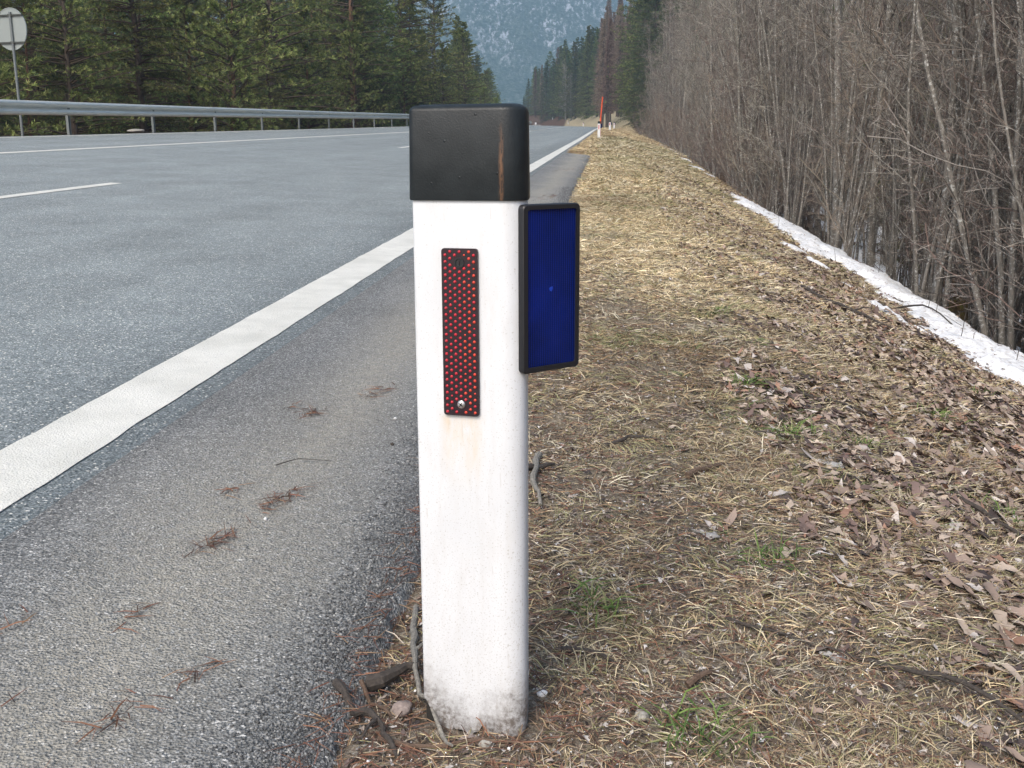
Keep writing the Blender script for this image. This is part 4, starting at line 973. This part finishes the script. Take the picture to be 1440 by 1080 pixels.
def conifer(name, H, r0, spread, whorl=0.34, nb=6, tw=24, nc=9, clen=0.13, cw=0.03, droop=0.35, rise=0.15, z0=0.25, cols=None, wts=None, kind='spruce', bark='sprucebark', gap=0.0):
    root = empty(name)
    k = 14; P = np.zeros((1, k, 3)); P[0, :, 2] = np.linspace(-0.6, H, k); P[0, :, :2] = np.cumsum(rng.normal(0, 0.03, (k, 2)), 0)
    Rr = (r0 * (1 - np.arange(k) / (k - 1)) + 0.012)[None]
    v, q = tubes(P, Rr, 10); link('trunk', np_mesh('trunk', v, Q=q, smooth=True), M[bark], root)
    zs = []; z = z0
    while z < H * 0.985:
        for _ in range(nb): zs.append(z + rng.normal(0, whorl * 0.3))
        z += whorl * (1.0 if z < 0.75 * H else 0.75)
    zs = np.clip(np.array(zs), z0 * 0.8, H * 0.99); zs = zs[rng.random(len(zs)) > gap]; n = len(zs); h = zs / H
    if kind == 'pine': L_ = spread * (1 - np.clip((h - 0.35) / 0.65, 0, 1) ** 1.6) * rng.uniform(0.45, 1.15, n) + 0.25
    else: L_ = spread * (1 - h) ** 0.85 * rng.uniform(0.62, 1.15, n) * (0.8 + 0.2 * np.minimum(1, h * 6)) + 0.12
    az = rng.uniform(0, 2 * np.pi, n); kb = 7; t = np.linspace(0, 1, kb)
    o2 = np.stack([np.cos(az), np.sin(az)], 1)
    side = np.stack([-np.sin(az), np.cos(az)], 1)
    bend = rng.normal(0, 0.12, n)
    bp = np.zeros((n, kb, 3))
    bp[..., :2] = o2[:, None] * (L_[:, None] * t)[..., None] + side[:, None] * (bend[:, None] * L_[:, None] * t ** 2)[..., None]
    rs = rise + 0.35 * (h[:, None] ** 2) + rng.normal(0, 0.08, (n, 1))
    bp[..., 2] = zs[:, None] + L_[:, None] * (rs * t - droop * rng.uniform(0.6, 1.3, (n, 1)) * t ** 2 * (1 - 0.6 * h[:, None]))
    br = (0.010 + 0.012 * L_)[:, None] * (1 - 0.85 * t)[None]
    v, q = tubes(bp, br, 4); parts = [(v, None, q, np.array((0.10, 0.075, 0.055)))]
    # twigs
    m = n * tw; pb = np.repeat(np.arange(n), tw)
    tt = 0.12 + 0.88 * rng.random(m) ** 0.8; f = tt * (kb - 1); i = np.minimum(f.astype(int), kb - 2); f = f - i
    b = bp[pb, i] * (1 - f)[:, None] + bp[pb, i + 1] * f[:, None]; dirb = norm(bp[pb, i + 1] - bp[pb, i])
    sg = rng.choice([-1, 1], m)[:, None]; s3 = np.concatenate([side[pb], np.zeros((m, 1))], 1) * sg
    hang = -0.28 if kind == 'spruce' else 0.22
    td = norm(dirb * rng.uniform(0.3, 1.0, (m, 1)) + s3 * rng.uniform(0.2, 1.0, (m, 1)) + np.array([0, 0, 1.0]) * rng.normal(hang, 0.22, (m, 1)))
    tl = np.clip(L_[pb] * (0.32 * (1.15 - tt)) * rng.uniform(0.6, 1.4, m), 0.10, 0.75)
    tp = np.stack([b, b + td * (tl / 2)[:, None] + np.array([0, 0, 0.02]), b + td * tl[:, None] - np.array([0, 0, 1.0]) * (0.10 * tl)[:, None]], 1)
    v, q = tubes(tp, np.stack([0.006 + 0 * tl, 0.0045 + 0 * tl, 0.002 + 0 * tl], 1), 3); parts.append((v, None, q, np.array((0.10, 0.075, 0.05))))
    cols = cols or [(0.055, 0.085, 0.038), (0.085, 0.12, 0.048), (0.12, 0.16, 0.06), (0.17, 0.20, 0.075)]; wts = wts or [3, 3, 2, 1]
    tc = pal(m, cols, wts, 0.2)
    mc = m * nc; pt = np.repeat(np.arange(m), nc)
    if kind == 'pine':   # tufts bunched at the twig ends
        u = 0.55 + 0.45 * rng.random(mc) ** 0.5
    else: u = 0.05 + 0.95 * rng.random(mc)
    cb = tp[pt, 0] * (1 - u)[:, None] + tp[pt, 2] * u[:, None]
    a = rng.uniform(0.35, 0.95 if kind == 'spruce' else 1.2, mc)[:, None]
    cd_ = norm(td[pt] * np.cos(a) + perp(td[pt]) * np.sin(a) + np.array([0, 0, 0.12 if kind == 'pine' else -0.05]))
    parts.append(cards(cb, cd_, clen * rng.uniform(0.6, 1.3, mc), cw * rng.uniform(0.6, 1.3, mc), tc[pt] * (0.9 + 0.3 * rng.random(mc))[:, None]))
    v, t_, q, c = merge(parts)
    link('crown', np_mesh('crown', v, T=t_, Q=q, col=c), M['needle'], root)
    return root

PINE = [(0.075, 0.105, 0.042), (0.13, 0.165, 0.056), (0.22, 0.26, 0.08), (0.31, 0.33, 0.12)]
OLIVE = [(0.075, 0.097, 0.038), (0.12, 0.145, 0.05), (0.19, 0.21, 0.066), (0.24, 0.255, 0.09)]
LARCH = [(0.25, 0.175, 0.135), (0.32, 0.24, 0.19), (0.18, 0.13, 0.10), (0.37, 0.29, 0.23)]
con = {
    'a': conifer('spruce_tree', 17, 0.20, 3.3, nb=6, tw=26, nc=9, clen=0.12, cw=0.028),
    'b': conifer('spruce_tree', 14, 0.17, 2.9, nb=6, tw=26, nc=9, clen=0.12, cw=0.03, cols=OLIVE, droop=0.28, rise=0.22),
    'p': conifer('pine_tree', 15, 0.18, 3.2, whorl=0.42, nb=5, tw=20, nc=15, clen=0.16, cw=0.026, droop=0.10, rise=0.18, z0=0.5, cols=PINE, kind='pine', bark='sprucebark'),
    'q': conifer('pine_tree', 18, 0.22, 3.0, whorl=0.5, nb=5, tw=20, nc=14, clen=0.16, cw=0.022, droop=0.15, rise=0.15, z0=3.6, cols=PINE[:3] , wts=[2, 3, 1], kind='pine', bark='pinebark'),
    's': conifer('young_pine_tree', 6.5, 0.09, 1.9, whorl=0.30, nb=5, tw=16, nc=14, clen=0.14, cw=0.022, droop=0.05, rise=0.30, z0=0.15, cols=PINE, wts=[1, 2, 3, 2], kind='pine', bark='pinebark'),
    'l': conifer('bare_larch_tree', 19, 0.20, 2.5, nb=7, tw=20, nc=8, clen=0.15, cw=0.013, cols=LARCH, wts=[3, 3, 3, 1], droop=0.25, rise=0.1, z0=3.5, bark='sprucebark'),
}
def at(u, y): x = u + float(off(y)); return (x, y, float(terrain(x, y)))
used = set()
def place(key, proto, u, y, s, label, cat, group, rz=None, tilt=0.0):
    o = proto if key not in used else copy_tree(proto); used.add(key)
    o.location = at(u, y); o.rotation_euler = (rng.normal(0, tilt), rng.normal(0, tilt), rng.uniform(0, 6.28) if rz is None else rz); o.scale = (s * rng.uniform(0.92, 1.08),) * 2 + (s,)
    tag(o, label, cat, group); return o
def poisson(n, fu, fy, dmin, ok=lambda u, y: True, tries=40000):
    pts = np.zeros((0, 2)); t = 0
    while len(pts) < n and t < tries:
        t += 1; u = fu(); y = fy()
        if not ok(u, y): continue
        d = dmin * (1 + y / 220)
        if len(pts) and (((pts - (u, y)) ** 2).sum(1) < d * d).any(): continue
        pts = np.vstack([pts, (u, y)])
    return pts

PH = {'a': 17, 'b': 14, 'p': 15, 'q': 18, 's': 6.5, 'l': 19}
def azpx(u, y): return 1545 * (u + float(off(y))) / y        # bearing measured against the road's direction
def left_scale(k, u, y, s_):    # the wood on the left gets lower towards its far end
    a = azpx(u, y)
    if a > -152: return 0
    cap = np.interp(a, [-300, -285, -262, -250, -232, -212, -190, -165, -152], [400, 215, 165, 190, 172, 165, 122, 62, 38]) * y / 1545.0
    return min(s_, cap * rng.choice([0.5, 0.7, 0.85, 1.0, 1.12]) / PH[k])
LAB = {'a': ('dense dark spruce in the wood left of the road', 'spruce tree'), 'b': ('olive green spruce in the wood left of the road', 'spruce tree'), 'p': ('bushy light green pine in the wood left of the road', 'pine tree'),
       'q': ('tall pine with a bare orange lower trunk left of the road', 'pine tree'), 's': ('young bright green pine at the edge of the wood left of the road', 'young pine'), 'l': ('leafless brown larch rising among the evergreens left of the road', 'larch tree')}
front = poisson(95, lambda: -rng.uniform(15.6, 22), lambda: 16 * (330 / 16) ** rng.random(), 2.5)
back = poisson(125, lambda: -rng.uniform(22, 60), lambda: 22 * (360 / 22) ** rng.random(), 3.6, lambda u, y: y > -u * 0.95)
for i, (u, y) in enumerate(front):
    r = rng.random(); k = 's' if r < 0.30 else 'p' if r < 0.55 else 'b' if r < 0.78 else 'a' if r < 0.95 else 'q'
    if y > 150 and r > 0.90: k = 'l'
    s_ = left_scale(k, u, y, rng.uniform(0.85, 1.25))
    if s_ < 0.2: continue
    place(k, con[k], u, y, s_, LAB[k][0] + ', in the front row' if k != 's' else LAB[k][0], LAB[k][1], 'trees of the wood on the left', tilt=0.02)
for i, (u, y) in enumerate(back):
    r = rng.random(); k = 'a' if r < 0.40 else 'b' if r < 0.66 else 'q' if r < 0.82 else 'p' if r < 0.93 else 'l'
    s_ = left_scale(k, u, y, rng.uniform(0.9, 1.25))
    if s_ < 0.2: continue
    place(k, con[k], u, y, s_, LAB[k][0] + ', behind the front row', LAB[k][1], 'trees of the wood on the left', tilt=0.02)
place('q', con['q'], -16.2, 69, 1.0, 'single tall pine with orange bare trunk standing out of the front row behind the rail', 'pine tree', 'trees of the wood on the left', tilt=0.0)

# far trees round the outside of the bend and on the right
fr_ = poisson(170, lambda: 4.6 + 24 * rng.random() ** 1.3, lambda: 140 + 300 * rng.random() ** 0.9, 1.5, lambda u, y: azpx(u, y) > -122)
for u, y in fr_:
    r = rng.random(); k = 'a' if r < 0.5 else 'b' if r < 0.76 else 'q' if r < 0.84 else 'p' if r < 0.90 else 'l'
    if -14 < azpx(u, y) < 27: k = 'l'
    cap = np.interp(azpx(u, y), [-122, -100, -60, -30, -5, 15, 32, 42, 60], [42, 70, 98, 118, 150, 150, 152, 185, 300]) * y / 1545.0
    s_ = min(cap * rng.uniform(0.72, 1.04) / PH[k], 1.45 + 0.2 * rng.random())
    place(k, con[k], u, y, s_, {'a': 'dark spruce', 'b': 'olive green spruce', 'q': 'tall pine', 'p': 'bushy pine', 'l': 'brown bare larch'}[k] + ' beyond the right verge where the road bends', LAB[k][1], 'trees on the outside of the far bend')
for u, y, s in ((3.0, 186, 0.93), (2.6, 200, 0.99), (3.6, 192, 0.92), (4.0, 205, 1.0), (3.3, 214, 1.02), (2.4, 178, 0.72)):
    place('l', con['l'], u - 2.4, y, s, 'tall pinkish brown bare larch standing over the right verge', 'larch tree', 'brown larches over the right verge')
for u, y, s in ((7.5, 150, 1.2), (6.6, 140, 1.05), (8.6, 132, 1.15), (5.4, 158, 0.9), (10, 140, 1.2)):
    place('a', con['a'], u, y, s, 'dark spruce just right of the brown larches', 'spruce tree', 'dark spruces by the larches')

# ------------------------------------------------------------------ bare wood on the right
bt = [bare_tree(11, 0.060, 'bare_tree', 1.15, 0.12, first=0.13), bare_tree(12.5, 0.085, 'bare_tree', 1.1, 0.12, first=0.16), bare_tree(9.5, 0.060, 'bare_tree', 1.3, 0.16, first=0.08, multi=3), bare_tree(11.5, 0.075, 'bare_tree', 1.2, 0.14, first=0.12, multi=2),
      bare_tree(8, 0.045, 'bare_tree', 1.3, 0.2, first=0.05, multi=3), bare_tree(10, 0.055, 'bare_tree', 1.2, 0.14, first=0.08, multi=2), bare_tree(9, 0.04, 'bare_tree', 1.3, 0.18, first=0.05, multi=4)]
farb = bare_tree(11, 0.12, 'bare_tree', 1.5, 0.06, tc=((0.33, 0.30, 0.28), (0.42, 0.39, 0.36), (0.25, 0.22, 0.20), (0.36, 0.29, 0.25)), first=0.12, multi=2)
big = bare_tree(13, 0.115, 'bare_tree', 1.1, 0.08)
RED = ((0.24, 0.185, 0.155), (0.30, 0.24, 0.20), (0.16, 0.125, 0.11), (0.34, 0.28, 0.22))
sh = [bare_tree(3.4, 0.022, 'bare_shrub', 1.3, 0.5, RED, 0.04, 6), bare_tree(2.6, 0.018, 'bare_shrub', 1.3, 0.6, RED, 0.04, 7)]
bk = [('t%d' % i, b) for i, b in enumerate(bt)]
rows = poisson(108, lambda: rng.uniform(3.95, 7.2), lambda: 5.5 * (125 / 5.5) ** rng.random(), 0.62, lambda u, y: y > u * 1.3)
for u, y in rows:
    k, b = bk[rng.integers(len(bk))]
    place(k, b, u, y, rng.uniform(0.8, 1.15), 'slim grey bare tree at the front of the wood just past the bank', 'bare tree', 'bare trees in the front of the right wood', tilt=0.05)
deep = poisson(175, lambda: rng.uniform(7.2, 26), lambda: 11 * (140 / 11) ** rng.random(), 1.1, lambda u, y: y > u * 1.25)
for u, y in deep:
    k, b = bk[rng.integers(len(bk))]
    place(k, b, u, y, rng.uniform(0.9, 1.25), 'slim grey bare tree standing deep in the wood on the right', 'bare tree', 'bare trees deep in the right wood', tilt=0.05)
for (u, y, s, lb) in ((5.6, 15.2, 1.0, 'thick pale flecked trunk above the middle of the snow strip'), (5.2, 12.6, 0.85, 'straight grey trunk above the snow between two thick ones'), (4.9, 10.6, 1.15, 'thickest flecked trunk near the right edge'), (6.6, 19.5, 0.9, 'grey flecked trunk farther left in the wood'), (6.4, 13.4, 1.0, 'grey trunk half hidden behind the thickest one'), (4.7, 9.6, 0.9, 'leaning grey trunk at the right edge over the snow')):
    place('B', big, u, y, s, lb, 'bare tree', 'thick trunks above the snow strip', tilt=0.03)
shr = poisson(60, lambda: rng.uniform(3.7, 5.6), lambda: 26 * (130 / 26) ** rng.random(), 0.9)
for u, y in shr:
    i = rng.integers(2); place('S%d' % i, sh[i], u, y, rng.uniform(0.7, 1.2), 'reddish bare shrub at the foot of the wood along the bank', 'shrub', 'reddish shrubs along the bank')
sap = [bare_tree(6.0, 0.026, 'bare_sapling', 1.2, 0.22, first=0.06, multi=5), bare_tree(5.0, 0.020, 'bare_sapling', 1.2, 0.26, RED, 0.05, 6)]
for u, y in poisson(62, lambda: rng.uniform(3.85, 7.5), lambda: 8 * (60 / 8) ** rng.random(), 0.6, lambda u, y: y > u * 1.6):
    i = rng.integers(2); place('Y%d' % i, sap[i], u, y, rng.uniform(0.75, 1.25), 'thin many-stemmed brown sapling filling the gaps between the bare trees', 'sapling', 'saplings between the bare trees', tilt=0.06)
for (u, y, s) in ((6.4, 318, 1.35), (7.6, 326, 1.45), (8.4, 335, 1.3), (5.9, 306, 1.1)):
    place('F', farb, u - 2, y, s, 'grey leafless round tree before the dark spruces at the bend', 'bare tree', 'grey leafless trees at the bend')
# dark evergreens closing the back of the right-hand wood
bkc = poisson(46, lambda: rng.uniform(9, 34), lambda: 14 * (135 / 14) ** rng.random(), 3.2, lambda u, y: y > u * 1.1)
for u, y in bkc:
    k = 'a' if rng.random() < 0.6 else 'b'
    place(k, con[k], u, y, rng.uniform(0.85, 1.15), 'dark evergreen spruce glimpsed behind the bare trees on the right', 'spruce tree', 'evergreens behind the bare wood')
for o in list(bt) + sap + [big, farb] + sh + list(con.values()):
    if o.location.length < 0.01:
        for c in list(o.children): bpy.data.objects.remove(c)
        bpy.data.objects.remove(o)

# ------------------------------------------------------------------ mountain
def mtn_mat():
    m, nt, b = new_mat('mountain_forest'); v = coord(nt)
    n1 = noise(nt, coord(nt, 'Object', (1, 0.22, 0.22)), 0.16, 6, 0.8)
    c = ramp(nt, noise(nt, v, 0.22, 5, 0.85), [(0.38, (0.03, 0.06, 0.05)), (0.52, (0.11, 0.16, 0.13)), (0.66, (0.32, 0.36, 0.33))])
    n3 = noise(nt, coord(nt, 'Object', (1, 0.3, 0.3)), 0.02, 4, 0.6)
    f = ramp(nt, math_(nt, 'MULTIPLY_ADD', n3, 0.35, math_(nt, 'MULTIPLY', n1, 0.8)), [(0.60, 0.0), (0.68, 1.0)])
    z = sepz(nt, v)
    f = math_(nt, 'MULTIPLY', f, ramp(nt, math_(nt, 'MULTIPLY_ADD', noise(nt, v, 0.006, 3), 0.5, math_(nt, 'MULTIPLY', z, 0.002)), [(0.30, 0.25), (0.6, 1.0)]))
    c = mix(nt, f, c, (0.72, 0.74, 0.78))
    nt.links.new(c, b.inputs['Base Color']); b.inputs['Roughness'].default_value = 1.0; b.inputs['Specular IOR Level'].default_value = 0.0
    return m
def mz(x, y):
    ridge = 214 + 0.44 * (43 - x) * ss(500, -900, x) ** 0.3
    ridge = np.minimum(214 + 0.46 * (43 - x), 780 + 60 * fbm(x * 0.004, 3.3)); ridge = np.maximum(ridge, 40)
    ridge = ridge + 16 * fbm(x * 0.02, 1.7, 4)
    t = np.clip((y - 1250) / 850, 0, 1.0)
    z = 10 + ridge * t ** 1.15 * np.where(y > 2100, np.clip(1 - (y - 2100) / 900, 0, 1), 1)
    return z + (34 * fbm(x * 0.006, y * 0.004, 5) + 9 * fbm(x * 0.05, y * 0.03, 3)) * ss(0, 0.25, t) - 30 * (1 - ss(0, 0.06, t))
mt = link('mountain', grid_mesh('mountain', np.linspace(-1900, 1500, 300), np.linspace(1240, 2900, 170), mz), mtn_mat())
tag(mt, 'steep wooded mountain with snow flecks closing the valley behind the road', 'mountain', kind='structure')

# ------------------------------------------------------------------ haze
mb = MB(); mb.box((0, 2060, 440), (5200, 4400, 920)); hz = mb.build('haze', (lambda: None)() or [])
hm = bpy.data.materials.new('valley_haze'); hm.use_nodes = True; nt = hm.node_tree
for n_ in list(nt.nodes):
    if n_.type == 'BSDF_PRINCIPLED': nt.nodes.remove(n_)
pv = nt.nodes.new('ShaderNodeVolumePrincipled'); pv.inputs['Color'].default_value = (0.47, 0.74, 1.0, 1); pv.inputs['Density'].default_value = 0.00052
nt.links.new(pv.outputs[0], nt.nodes['Material Output'].inputs['Volume']); hz.data.materials.append(hm)
tag(hz, 'thin bluish valley air between the road and the mountain', 'haze', kind='stuff')
